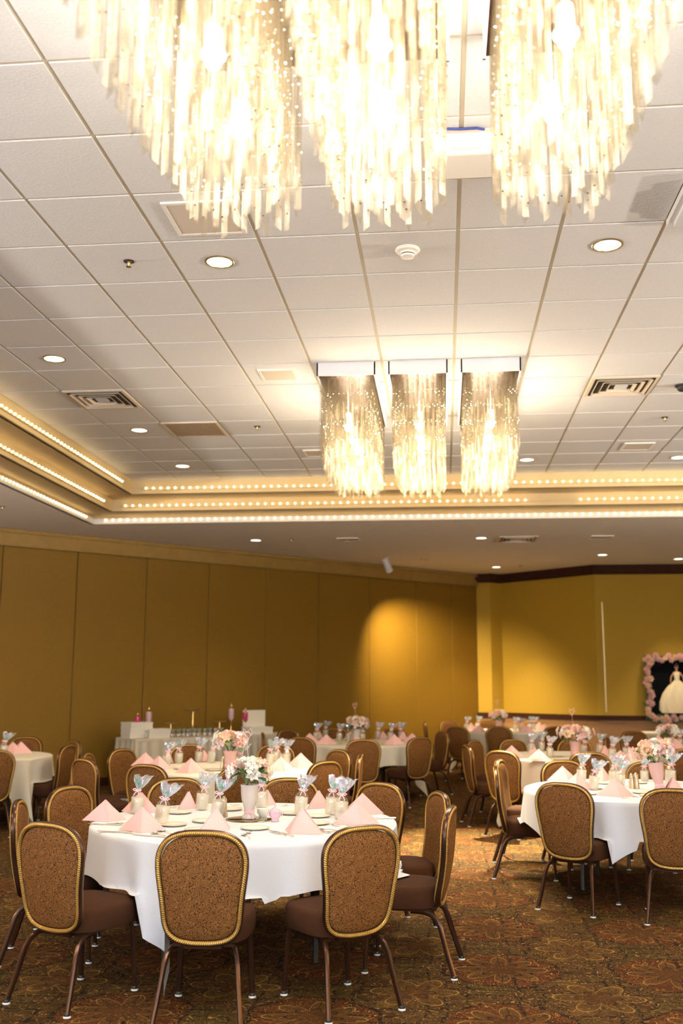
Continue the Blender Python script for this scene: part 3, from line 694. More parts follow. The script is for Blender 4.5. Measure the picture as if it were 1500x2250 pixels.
# ================================================================== round tables and their square cloths
R = .885; TH = .732
def make_table():
    o = empty('round_table'); tag(o, 'round', 'table')
    b = MB(); b.lathe([(.865, .700), (.880, .704), (.882, .716), (.880, .727), (.87, .730)], 64); b.build('tabletop', 'table_wood', o)
    b = MB(); b.box((0, .42, .685), (.9, .04, .03)); b.box((0, -.42, .685), (.9, .04, .03)); b.box((0, 0, .685), (.04, .84, .03)); b.build('apron', 'table_black', o, smooth=False)
    for s in (-1, 1):
        b = MB()
        for t in (-1, 1): b.tube([(t*.30, s*.42, .69), (t*.30, s*.42, .30), (t*.34, s*.42, .01)], .016, 8)
        b.tube([(-.31, s*.42, .15), (.31, s*.42, .15)], .012, 8); b.build('folding_leg', 'table_black', o)
        b = MB(); b.tube([(0, s*.40, .32), (0, .05*s, .67)], .009, 6); b.build('brace', 'table_black', o)
    return o
CA = {1: -101, 2: -128, 3: -70, 4: -60, 5: -100, 6: -95, 7: -20, 8: -120}
def cloth(k, half=1.145, mt='linen'):
    cx_, cy_ = TC[k]; ph = radians(CA[k]-45); nt_ = 300; rng = random.Random(k); a1, a2, a3 = (rng.uniform(0, 6.28) for _ in range(3))
    b = MB(); ns = 26; Rg = []
    def P(th, t):                      # t: distance from the centre measured along the cloth
        if t <= R: return (t*cos(th), t*sin(th), TH+.002)
        d = t-R; rc = .022
        if d < rc*pi/2: rr = R+rc*sin(d/rc); z = TH+.002-rc*(1-cos(d/rc)); f = 0
        else: dd = d-rc*pi/2; rr = R+rc; z = TH+.002-rc-dd; f = dd
        lo = (th-ph) % (pi/2)-pi/4; cone = math.exp(-(lo/.30)**2)
        fold = (.13*f**.9)*(cos(19*th+a1+1.2*sin(3*th+a2))*(.55+.45*sin(5*th+a3)))+f*f*.16*cone*cos(lo*16)+f*.05*(1-cone)
        wob = f*.03*sin(21*th+a2)
        rr += fold+.005; th2 = th+(-lo)*cone*f*.42+wob*.3
        return (rr*cos(th2), rr*sin(th2), max(.012, z))
    Rg = []
    for i in range(ns+1):
        ring = []
        for j in range(nt_):
            th = 2*pi*j/nt_; al = (th-ph) % (pi/2)-pi/4; mx = half/cos(pi/4-abs(al))
            mx = half/max(abs(cos(th-ph)), abs(sin(th-ph)))
            if i <= 4: t = R*(.05, .35, .7, .93, 1)[i]
            else: s = (i-4)/(ns-4); t = R+(mx-R)*(s**1.0)
            x, y, z = P(th, t); x += cx_; y += cy_
            for (sx, sy, rz) in SEATS[k]:          # cloth lies on the seats it meets
                ddx, ddy = x-sx, y-sy
                if abs(ddx) < .3 and abs(ddy) < .3:
                    lx = ddx*cos(rz)+ddy*sin(rz); ly = -ddx*sin(rz)+ddy*cos(rz)
                    if abs(lx) < .235 and -.19 < ly < .25 and z < .472:
                        ex = .472-z; z = .472+.001*(i % 3); q = 1+min(.035, ex*.3)/R; x = cx_+(x-cx_)*q; y = cy_+(y-cy_)*q
            ring.append((x, y, z))
        Rg.append(ring)
    b.rings(Rg, True, True, False)
    o = b.build('tablecloth', mt)
    return o
CL = {1: 'white square cloth over the front round table, its points hanging to the carpet', 2: 'white square cloth over the right front table, one point near a chair seat',
      3: 'white cloth over the table behind the front one, shining in the lamplight', 4: 'white cloth over the round table behind the right front one',
      5: 'cream-lit cloth over the round table before the dark end of the partition', 6: 'cream-lit cloth over the farthest round table, by the pilaster', 7: 'white cloth over the round table cut off by the left edge', 8: 'white cloth over the round table cut off by the right edge'}
for k, (x, y) in TC.items():
    place('table', make_table, (x, y, 0), radians(CA[k]+20), 1, 'round folding table under the cloth: '+TN[k], 'round folding tables')
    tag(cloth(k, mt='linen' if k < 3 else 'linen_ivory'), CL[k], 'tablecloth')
ZT = TH+.0025

# ================================================================== things on the tables
def make_napkin(kind=0):
    o = empty('folded_napkin'); tag(o, 'napkin', 'napkin')
    A = Vector((0, .01, .135)); L = Vector((-.148, .028, 0)); Rr = Vector((.148, .028, 0)); F = Vector((.03 if kind == 0 else -.02, -.075, 0)); B = Vector((0, .095, 0))
    def sheet(b, T, off, sag=.006):
        T = [Vector(t) for t in T]; n = (T[1]-T[0]).cross(T[2]-T[0]).normalized(); k = 8; vs = []; idx = {}
        for i in range(k+1):
            for j in range(k+1-i):
                u, v = i/k, j/k; w_ = 1-u-v; p = T[0]*u+T[1]*v+T[2]*w_+n*(off+sag*27*u*v*w_); idx[i, j] = len(vs); vs.append(p)
        m = len(vs); vs += [p-n*.004 for p in vs]; fs = []
        for i in range(k):
            for j in range(k-i):
                fs.append((idx[i, j], idx[i+1, j], idx[i, j+1])); fs.append((idx[i, j+1]+m, idx[i+1, j]+m, idx[i, j]+m))
                if i+j < k-1: fs.append((idx[i+1, j], idx[i+1, j+1], idx[i, j+1])); fs.append((idx[i, j+1]+m, idx[i+1, j+1]+m, idx[i+1, j]+m))
        ed = [idx[i, 0] for i in range(k+1)]+[idx[k-j, j] for j in range(1, k+1)]+[idx[0, k-j] for j in range(1, k)]
        for a, c in zip(ed, ed[1:]+ed[:1]): fs.append((c, a, a+m, c+m))
        vs = [Vector((p.x, p.y, max(p.z, .0005))) for p in vs]
        b.add(vs, fs)
    b = MB()
    sheet(b, (A, L, F), .0, .004); sheet(b, (A, F, Rr), .0, .004)
    sheet(b, (A+Vector((.006, .012, -.003)), L+Vector((.016, .014, 0)), Rr+Vector((-.016, .014, 0))), -.001, .003)
    sheet(b, (A+Vector((0, .006, -.001)), B, L+Vector((.01, .004, 0))), .0, .006); sheet(b, (A+Vector((0, .006, -.001)), Rr+Vector((-.01, .004, 0)), B), .0, .006)
    sheet(b, (A+Vector((-.004, .016, -.006)), Rr+Vector((-.03, .03, 0)), B+Vector((.012, .018, 0))), .0, .006)
    b.build('fold', 'napkin_pink', o)
    b = MB(); b.tube([F+Vector((0, -.001, .002)), (A+F)/2+Vector((0, -.001, .002)), A], [.0022, .0022, .0018], 6); b.build('crease', 'napkin_pink', o)
    return o
def make_favor():
    o = empty('candy_favor'); tag(o, 'favor', 'candy jar')
    b = MB(); b.lathe([(.022, .001), (.031, .001), (.034, .02), (.036, .088), (.0345, .088), (.0325, .02), (.030, .006), (.02, .006)], 24, flute=8, fa=.012, cap0=True, cap1=True); b.build('jar', 'jar_glass', o)
    rng = random.Random(3)
    for nm, mt in (('candy', 'candy_pastel'), ('candy', 'candy_pink'), ('candy', 'candy_green')):
        b = MB()
        for i in range(7): b.sphere((rng.uniform(-.019, .019), rng.uniform(-.019, .019), .015+rng.random()*.055), .0095, 8, 5)
        q = b.build(nm, mt, o); q['kind'] = 'stuff'
    b = MB(); n = 28; prof = [(.039, .020), (.041, .055), (.040, .086), (.030, .104), (.0125, .122), (.009, .130), (.016, .146), (.029, .172), (.037, .196), (.040, .206)]; Rg = []
    for i, (r, z) in enumerate(prof):
        fa = .03 if i < 3 else .12 if i < 6 else .30
        Rg.append([(r*(1+fa*cos(7*2*pi*j/n+i*.5))*cos(2*pi*j/n)*(1 if i < 6 else 1.25)+(.006*(i-5) if i > 5 else 0), r*(1+fa*cos(7*2*pi*j/n+i*.5))*sin(2*pi*j/n)*(1 if i < 6 else .45), z+(.008*sin(5*2*pi*j/n+1) if i > 7 else 0)) for j in range(n)])
    b.rings(Rg[:6], True, False, False); b.build('clear_wrap', 'clear_wrap', o)
    b = MB(); b.rings(Rg[5:], True, False, False); b.build('cellophane_tuft', 'cellophane', o)
    b = MB(); b.tube([(.011*cos(a), .011*sin(a), .127) for a in [2*pi*i/12 for i in range(12)]], .003, 6, closed=True)
    for s in (-1, 1): b.tube([(0, -.011, .127), (s*.016, -.017, .136), (s*.027, -.018, .131), (s*.017, -.018, .124), (0, -.012, .126)], .0035, 6, flat=.5); b.tube([(0, -.012, .125), (s*.012, -.02, .11), (s*.016, -.024, .097)], .0028, 6, flat=.5)
    b.build('ribbon_bow', 'ribbon_pink', o); return o
def petal(b, c, ax, up, L, W, curl, mi=0):
    """a cupped petal from c along ax"""
    ax = ax.normalized(); sd = ax.cross(up).normalized(); nn = sd.cross(ax).normalized(); vs = []; n, m = 4, 4
    for i in range(n+1):
        t = i/n; w_ = W*sin(pi*(.12+.80*t))**.8
        for j in range(m+1):
            s = j/m*2-1; vs.append(c+ax*(L*t)*(1-.08*s*s)+sd*(w_*s)+nn*(curl*L*(t*t)+W*.45*s*s*(.4+t)))
    b.add(vs, [(i*(m+1)+j, i*(m+1)+j+1, (i+1)*(m+1)+j+1, (i+1)*(m+1)+j) for i in range(n) for j in range(m)], mi)
def rose_mesh(mt, r=.030):
    b = MB(); rng = random.Random(5)
    b.sphere((0, 0, r*.55), r*.42, 10, 6, sz=1.3)
    for k, (n, tilt, L, W) in enumerate(((4, 1.25, .80, .42), (5, 1.0, .95, .50), (6, .66, 1.05, .55), (7, .30, 1.08, .55))):
        for i in range(n):
            a = 2*pi*i/n+k*.6; d = Vector((cos(a)*cos(tilt), sin(a)*cos(tilt), sin(tilt))); c = Vector((cos(a), sin(a), 0))*r*.18
            petal(b, c+Vector((0, 0, r*.1)), d, Vector((-d.x*d.z, -d.y*d.z, cos(tilt)**2)) if tilt < 1.5 else Vector((1, 0, 0)), r*L*1.25, r*W, (.25 if k < 2 else -.12))
    return b.build('flower', mt, me_only=True)
def blossom_mesh(mt, r=.018):
    b = MB()
    for q in ((0, 0, 0), (1.1, .2, -.25), (-.75, .85, -.2), (-.5, -1, -.3), (.5, 1.0, -.35)):
        c0 = Vector(q)*r*1.15
        for i in range(5):
            a = 2*pi*i/5+q[0]; d = Vector((cos(a), sin(a), .35)).normalized(); petal(b, c0, d, Vector((0, 0, 1)), r*.95, r*.42, .05)
        b.sphere(c0+Vector((0, 0, r*.12)), r*.14, 6, 4)
    return b.build('blossom', mt, me_only=True)
def leaf_mesh(mt, L=.06):
    b = MB(); petal(b, Vector((0, 0, 0)), Vector((1, 0, .1)), Vector((0, 0, 1)), L, L*.28, -.18); return b.build('leaf', mt, me_only=True)
FM = {c: rose_mesh('petal_'+c) for c in ('white', 'blush', 'peach')}; BM = {c: blossom_mesh('petal_'+c) for c in ('blush', 'lilac', 'white', 'peach')}
LM = {'g': leaf_mesh('leaf_green'), 'l': leaf_mesh('leaf_lime', .05)}
def arrangement(x, y, label, seed, vase='tall', tint='vase_glass', lean=0, wide=1, lime=False, pick=True, peachy=.3, scale=1):
    o = empty('flower_arrangement', (x, y, ZT)); tag(o, label, 'flower arrangement'); rng = random.Random(seed)
    b = MB()
    if vase == 'tall': pr_ = [(.040, 0), (.044, .003), (.043, .016), (.030, .030), (.028, .048), (.036, .075), (.047, .11), (.052, .15), (.053, .185), (.057, .20), (.052, .20), (.047, .15), (.03, .08)]
    else: pr_ = [(.044, 0), (.046, .003), (.044, .03), (.048, .10), (.058, .155), (.054, .155), (.044, .10), (.038, .02)]
    b.lathe(pr_, 32, flute=8, fa=.02, cap1=True); v = b.build('vase', tint, o); top = pr_[-4][1] if vase != 'tall' else .2
    b = MB(); b.lathe([(.0315, .034), (.0315, .050)], 20, cap0=False, cap1=False) if vase == 'tall' else b.lathe([(.0475, .03), (.048, .05)], 20, cap0=False, cap1=False)
    for s in (-1, 1): b.tube([(.015, -.034, .042), (.015+s*.016, -.040, .052), (.015+s*.026, -.038, .044), (.015+s*.014, -.038, .036), (.015, -.036, .042)], .004, 6, flat=.5)
    b.tube([(.015, -.036, .04), (.028, -.042, .016), (.034, -.044, .002)], .003, 6); b.build('ribbon', 'ribbon_pink', v)
    C = Vector((0, 0, top+.075))
    def put(me, d, r, sc, nm=None):
        q = link(me.name.split('.')[0], me, o); q.location = C+Vector((d.x*wide, d.y*wide, d.z*.62))*r; q.rotation_euler = d.to_track_quat('Z', 'Y').to_euler(); q.scale = (sc,)*3
    def rd(zmin=-.2, zmax=1):
        z = rng.uniform(zmin, zmax); a = rng.uniform(0, 2*pi); s = sqrt(max(0, 1-z*z)); return Vector((s*cos(a), s*sin(a), z))
    ds = []
    for i in range(400):
        d = rd(-.15)
        if all((d-e).length > .62 for e in ds): ds.append(d)
        if len(ds) >= 11: break
    for i, d in enumerate(ds):
        c = rng.choice(['white', 'white', 'blush']) if rng.random() > peachy else 'peach'; put(FM[c], d, .085, rng.uniform(1.0, 1.35))
    for i in range(15): d = rd(-.35, .75); put(BM[rng.choice(['lilac', 'blush', 'white', 'peach'])], d, rng.uniform(.105, .145), rng.uniform(.9, 1.25))
    for i in range(13):
        a = rng.uniform(0, 2*pi); d = Vector((cos(a), sin(a), rng.uniform(-.55, .3))); q = link('leaf', LM['l' if lime and rng.random() < .5 else 'g'], o)
        q.location = C+Vector((cos(a)*.05*wide, sin(a)*.05*wide, d.z*.05-.015)); q.rotation_euler = (rng.uniform(-.5, .5), rng.uniform(-.3, .5)-d.z, a); q.scale = (rng.uniform(1.0, 1.6),)*3
    b = MB()
    for i in range(10):
        a = rng.uniform(0, 6.28); b.tube([(0, 0, .05), (.02*cos(a), .02*sin(a), top), C+Vector((cos(a)*.07, sin(a)*.07, .02))], .002, 5)
    q = b.build('stems', 'leaf_green', o)
    if pick:
        b = MB(); b.tube([(0, 0, top), (-.012, 0, top+.15), (-.022, 0, top+.26)], .0016, 5)
        b.tube([(-.022+.018*cos(t)*(1+.3*sin(3*t)), .0, top+.285+.028*sin(t)) for t in [2*pi*i/20 for i in range(20)]], .0018, 5, closed=True)
        b.tube([(-.022, 0, top+.26), (-.05, 0, top+.30), (-.044, 0, top+.33), (-.024, 0, top+.305), (0, 0, top+.335), (.008, 0, top+.30), (-.022, 0, top+.26)], .0018, 5)
        b.build('floral_pick', 'wire_pink', o)
    if lean: o.rotation_euler = (0, lean, 0)
    o.scale = (scale,)*3
    return o
def make_shaker():
    o = empty('pepper_shaker'); tag(o, 'shaker', 'shaker')
    b = MB(); b.lathe([(.019, 0), (.020, .004), (.0165, .03), (.0145, .066), (.015, .072)], 40, flute=10, fa=.05); b.build('body', 'champagne_metal', o)
    b = MB(); b.lathe([(.0155, .072), (.0165, .078), (.014, .088), (.007, .095), (.004, .10)], 20); b.build('cap', 'champagne_metal', o); return o
def make_plate(gold=True):
    o = empty('saucer_plate'); tag(o, 'plate', 'plate')
    b = MB(); b.lathe([(.035, 0), (.055, .002), (.080, .008), (.082, .010), (.079, .0105), (.052, .005), (.02, .0045), (.001, .0045)], 36, cap1=False); b.build('dish', 'china', o)
    b = MB(); b.tube([(.0812*cos(a), .0812*sin(a), .0105) for a in [2*pi*i/36 for i in range(36)]], .0011, 5, closed=True); b.build('gilt_rim', 'china_gold', o); return o
def make_spoon():
    o = empty('teaspoon'); tag(o, 'spoon', 'spoon')
    b = MB(); R_ = []
    for i in range(7):
        t = i/6; w_ = .0165*sin(pi*(.05+.9*t))**.6; R_.append([(w_*s, .028-.048*t-.0, .003+.005*abs(s)**2-.001+(.002*t)) for s in (-1, -.6, -.2, .2, .6, 1)]+[(w_*s, .028-.048*t, .0012+.005*abs(s)**2) for s in (1, .6, .2, -.2, -.6, -1)])
    b.rings(R_, True, True, True); b.build('bowl', 'silver', o)
    b = MB(); b.tube([(0, -.018, .004), (0, -.05, .010), (0, -.10, .006), (0, -.135, .003)], [.0028, .0022, .0035, .005], 8, flat=.4); b.build('handle', 'silver', o); return o
def make_fork():
    o = empty('dinner_fork'); tag(o, 'fork', 'fork')
    b = MB(); b.tube([(0, -.012, .005), (0, -.05, .011), (0, -.11, .006), (0, -.15, .003)], [.0035, .0024, .0038, .0055], 8, flat=.4); b.build('handle', 'silver', o)
    b = MB(); b.box((0, -.004, .006), (.022, .018, .0025))
    for i in range(4): b.tube([(-.009+.006*i, .004, .006), (-.009+.006*i, .025, .003), (-.009+.006*i, .048, .008)], .0014, 5)
    b.build('tines', 'silver', o); return o
def make_knife():
    o = empty('dinner_knife'); tag(o, 'knife', 'knife')
    b = MB(); b.box((0, .05, .003), (.016, .12, .0015)); b.build('blade', 'silver', o, smooth=False)
    b = MB(); b.tube([(0, -.01, .004), (0, -.05, .005), (0, -.11, .004)], [.004, .006, .007], 8, flat=.5); b.build('handle', 'silver', o); return o
# --- front table
arrangement(*at(547, 1801, ZT).xy, 'white and pink flowers in a tall frosted vase on a mirror, front round table', 11, peachy=.12, lime=False)
q = MB(); q.lathe([(.135, 0), (.138, .002), (.138, .004), (.135, .0055)], 48)
m_ = q.build('mirror_tray', 'mirror'); m_.location = at(546, 1801, ZT); tag(m_, 'round mirror disc under the vase on the front round table', 'mirror')
for o in COL.objects:
    if o.name.startswith('flower_arrangement') and o.parent is None: o.location.z += .006
NAP = [  # u, v of the base centre, turn, scale, words
(229, 1803, 10, .92, 'pink folded napkin on the front table, leftmost, sticking out over the edge'), (305, 1785, -15, .95, 'pink folded napkin on the front table, second from the left, behind a wrapped jar'),
(309, 1826, -12, 1.0, 'pink folded napkin on the front table, broad one before the left wrapped jars'), (417, 1775, 70, .80, 'pink folded napkin on the front table, upright, at the far chair left of the vase'),
(478, 1824, 55, .92, 'pink folded napkin on the front table, just behind the nearest chair back'), (660, 1830, -40, 1.0, 'pink folded napkin on the front table, right of the sugar bowl, layered on its right'),
(703, 1775, 60, .85, 'pink folded napkin on the front table, far right side between wrapped jars'), (797, 1790, 12, 1.0, 'pink folded napkin on the front table, rightmost, behind a matching one'),
(783, 1811, 4, .98, 'pink folded napkin on the front table, near right, overlapping the rightmost one'), (590, 1768, 80, .75, 'pink folded napkin on the front table, narrow, just right of the vase'),
(1237, 1716, 0, .95, 'pink folded napkin on the right front table, leftmost, mostly hidden by a chair rim'), (1268, 1736, -8, .98, 'pink folded napkin on the right front table, second from left, large'),
(1352, 1750, -8, 1.0, 'pink folded napkin on the right front table, nearest us, before the shakers'), (1326, 1714, 85, .85, 'pink folded napkin on the right front table, upright at the far left side'),
(1482, 1737, 60, .8, 'pink fanned napkin on the right front table, behind the right edge chair'),
(318, 1683, 5, 1.0, 'pink folded napkin on the table behind the front one, leftmost'), (347, 1690, -10, .95, 'pink folded napkin on the table behind the front one, just right of the leftmost'),
(418, 1698, 5, 1.0, 'pale folded napkin on the table behind the front one, middle left, peach in the lamplight'), (450, 1672, 80, .85, 'pink folded napkin on the table behind the front one, narrow, left of the pink pot'),
(372, 1676, 70, .8, 'pink folded napkin on the table behind the front one, half hidden behind wrapped jars'), (617, 1694, 10, 1.0, 'pink folded napkin on the table behind the front one, right of the front flowers'),
(660, 1686, 0, 1.05, 'almost white folded napkin on the table behind the front one, rightmost'), (613, 1672, 45, .9, 'peach folded napkin on the table behind the front one, behind the right pair'),
(1124, 1664, -8, 1.0, 'pink folded napkin on the table behind the right front one, leftmost, broad'), (1184, 1672, 0, .95, 'pink folded napkin on the table behind the right front one, near left, before the jars'),
(1174, 1655, 50, .8, 'pink folded napkin on the table behind the right front one, behind the wrapped jars'), (1331, 1661, 70, .9, 'pink folded napkin on the table behind the right front one, upright right of the flowers'),
(1364, 1673, 5, .9, 'pink folded napkin on the table behind the right front one, near right'), (1392, 1664, 20, .9, 'pink folded napkin on the table behind the right front one, rightmost behind the leaves'),
(680, 1632, 0, 1.0, 'pink folded napkin on the table before the dark partition, leftmost'), (717, 1635, 0, 1.0, 'pink folded napkin on the table before the dark partition, near left'), (703, 1623, 60, .85, 'pink folded napkin on the table before the dark partition, behind the near left one'),
(843, 1624, 75, .9, 'pink folded napkin on the table before the dark partition, upright right of the flowers'), (866, 1636, 0, 1.05, 'pink folded napkin on the table before the dark partition, near right, whitish'),
(905, 1632, -8, 1.0, 'pink folded napkin on the table before the dark partition, rightmost'), (888, 1625, 50, .9, 'pink folded napkin on the table before the dark partition, behind the rightmost'), (771, 1624, 30, .85, 'pink folded napkin on the table before the dark partition, just behind the vase'),
(1036, 1604, 30, 1.0, 'pink folded napkin on the farthest table, left'), (1052, 1609, 0, .95, 'pink folded napkin on the farthest table, near left'), (1157, 1609, 0, 1.0, 'pink folded napkin on the farthest table, near right'),
(1184, 1603, -10, 1.0, 'pink folded napkin on the farthest table, right'), (1196, 1605, 10, .9, 'pink folded napkin on the farthest table, rightmost'),
(27, 1656, 10, 1.0, 'pink folded napkin on the left edge table, nearer of two'), (44, 1655, 0, 1.0, 'pink folded napkin on the left edge table, farther of two'),
(1448, 1640, 10, 1.15, 'pink folded napkin on the right edge table, behind the shimmering topper'), (1482, 1645, -5, 1.1, 'pink folded napkin on the right edge table, peach, over the flowers')]
for i, (u, v, t, s, lb) in enumerate(NAP):
    p = at(u, v, ZT); k = 'nap%d' % (i % 2); place(k, (lambda kk=i % 2: make_napkin(kk)), p, radians(t)-YAW, s*.97, lb, 'pink folded napkins')
JAR = [(300, 1788, 'left, its violet-tipped wrap before a dark chair'), (351, 1812, 'left, tall teal-tipped wrap leaning right'), (442, 1780, 'far side, left of the gold shaker'), (476, 1797, 'just left of the gold shaker'),
       (574, 1774, 'hidden behind the vase'), (659, 1788, 'right of the sugar bowl, violet in its wrap'), (726, 1790, 'right, narrow pale wrap'), (748, 1799, 'rightmost, wide bright teal wrap')]
J = [(u, v, 'wrapped candy jar on the front table, '+w_, 1.12) for u, v, w_ in JAR]
J += [(u, v, 'wrapped candy jar on the right front table, '+w_, s) for u, v, w_, s in ((1277, 1718, 'leftmost, with a pink bow', 1.1), (1302, 1736, 'nearest, with a green gem', 1.1), (1347, 1724, 'centre left, pale tall wrap', 1.15), (1362, 1728, 'beside the pale tall wrap, right of it', 1.0), (1416, 1716, 'behind the shakers', .95), (1471, 1722, 'right of the leaning vase', 1.2))]
J += [(u, v, 'wrapped candy jar on the table behind the front one, '+w_, 1.15) for u, v, w_ in ((364, 1686, 'left, pale wrap'), (392, 1677, 'left, with a bright green glint'), (436, 1674, 'small, before a brown chair'), (462, 1676, 'left of the pink pot'), (592, 1680, 'right of the flowers, pale tuft'), (604, 1674, 'right of the flowers, blue glint'), (629, 1678, 'rightmost, green tuft'), (526, 1690, 'right of the pink pot'))]
J += [(u, v, 'wrapped candy jar on the table behind the right front one, '+w_, 1.1) for u, v, w_ in ((1165, 1655, 'leftmost'), (1189, 1650, 'second from left'), (1207, 1664, 'left, nearest, teal fan tip'), (1280, 1658, 'beside the vase'), (1316, 1656, 'right of the flowers'), (1343, 1666, 'right, leaning teal fan'), (1376, 1663, 'rightmost, broad teal tuft'))]
J += [(u, v, 'wrapped candy jar on the table before the dark partition, '+w_, 1.15) for u, v, w_ in ((693, 1626, 'leftmost'), (714, 1620, 'second from left'), (745, 1628, 'left of the flowers, blue tip'), (765, 1629, 'at the foot of the flowers'), (794, 1630, 'right of the vase, violet tuft'), (829, 1624, 'right, tall pale tuft'), (856, 1626, 'second from right'), (881, 1624, 'rightmost, green tuft'))]
J += [(u, v, 'wrapped candy jar on the farthest table, '+w_, 1.1) for u, v, w_ in ((1024, 1604, 'leftmost, violet tip'), (1048, 1602, 'left'), (1131, 1605, 'right of the flowers'), (1143, 1608, 'right, nearer'), (1162, 1604, 'right, green tip'), (1172, 1604, 'rightmost'))]
J += [(6, 1660, 'wrapped candy jar on the left edge table, green tipped', 1.2), (1479, 1641, 'wrapped candy jar on the right edge table, left of a pair', 1.1), (1492, 1641, 'wrapped candy jar on the right edge table, right of a pair', 1.1)]
for i, (u, v, lb, s) in enumerate(J):
    p = at(u, v, ZT); o = place('jar', make_favor, p, i*1.3, s, lb, 'wrapped candy jars')
    o.rotation_euler = (0, (.06, .18, .10, .14, 0, .1, .12, .05)[i % 8], -YAW+(i % 3-1)*.3); o.location.z += .036*s*sin(o.rotation_euler[1])
# sugar bowl, cup, creamer, shakers, plates, cutlery of the front table
p = at(604, 1805, ZT); o = empty('sugar_bowl', p); tag(o, 'small pink glass sugar bowl with lid right of the vase on the front table', 'bowl')
b = MB(); b.lathe([(.020, 0), (.024, .003), (.020, .012), (.032, .035), (.036, .052), (.032, .054)], 24, flute=8, fa=.05); b.build('bowl', 'pink_glass', o)
b = MB(); b.lathe([(.036, .054), (.030, .066), (.014, .078), (.006, .084), (.008, .092), (.002, .098)], 24, flute=8, fa=.05); b.build('lid', 'pink_glass', o)
for s in (-1, 1):
    b = MB(); b.tube([(s*.033, 0, .050), (s*.046, 0, .052), (s*.044, 0, .038), (s*.033, 0, .032)], .003, 6); b.build('handle', 'pink_glass', o)
def make_cup():
    o = empty('coffee_cup'); tag(o, 'cup', 'cup'); b = MB(); b.lathe([(.020, 0), (.022, .004), (.032, .025), (.037, .052), (.0345, .052), (.029, .025), (.018, .008)], 28); b.build('bowl', 'china', o)
    b = MB(); b.tube([(.035, 0, .044), (.052, 0, .042), (.052, 0, .022), (.031, 0, .018)], .0028, 6); b.build('handle', 'china', o); return o
place('cup', make_cup, at(578, 1796, ZT), 2.5, 1, 'small glass-like cup between the vase and the pink sugar bowl')
place('shaker', make_shaker, at(491, 1795, ZT), 0, 1.25, 'gold fluted pepper shaker left of the vase on the front table', 'table shakers')
for u, v, s, lb in ((1388, 1733, 1.2, 'pale metal shaker on the right front table, left of the pair'), (1398, 1733, 1.25, 'gold metal shaker on the right front table, right of the pair'), (489, 1690, 1.2, 'amber lit shaker on the table behind the front one left of the pink pot')):
    place('shaker', make_shaker, at(u, v, ZT), 0, s, lb, 'table shakers')
PL = [(393, 1787, 'cream plate on the front table left of centre, beyond the napkins'), (380, 1814, 'cream plate on the front table at left, partly behind a napkin'), (560, 1822, 'cream plate on the front table before the vase, nearest'), (452, 1806, 'cream plate with small glassware left of the shaker'),
      (697, 1795, 'cream plate on the front table right of the sugar bowl, farther'), (694, 1811, 'cream plate on the front table right of the sugar bowl, nearer'), (640, 1789, 'cream plate on the front table behind the sugar bowl'), (505, 1780, 'cream plate on the front table at the far side behind the shaker'),
      (437, 1826, 'cream plate at the nearest chair, under a fork rest'), (775, 1826, 'cream plate on the front table behind the right chair rim'),
      (1326, 1722, 'cream plate on the right front table, far left'), (1325, 1733, 'cream plate on the right front table, left, nearer'), (1412, 1743, 'cream plate on the right front table, near the shakers'), (1428, 1750, 'cream plate on the right front table, nearest'), (1400, 1721, 'cream plate on the right front table behind the shakers'), (1290, 1745, 'cream plate on the right front table by the dark chair back'),
      (470, 1693, 'cream plate on the table behind the front one by the amber shaker'), (478, 1700, 'cream plate on the table behind the front one, nearest, left of centre'), (400, 1690, 'cream plate on the table behind the front one behind the pale napkin'), (1222, 1663, 'cream plate on the table behind the right front one, left of the vase'), (1232, 1670, 'cream plate on the table behind the right front one, nearest left'), (1348, 1656, 'cream plate on the table behind the right front one, right'),
      (740, 1634, 'cream plate on the table before the dark partition, left'), (833, 1635, 'cream plate on the table before the dark partition, right')]
for u, v, lb in PL: place('plate', make_plate, at(u, v, ZT), 0, 1, lb, 'cream plates')
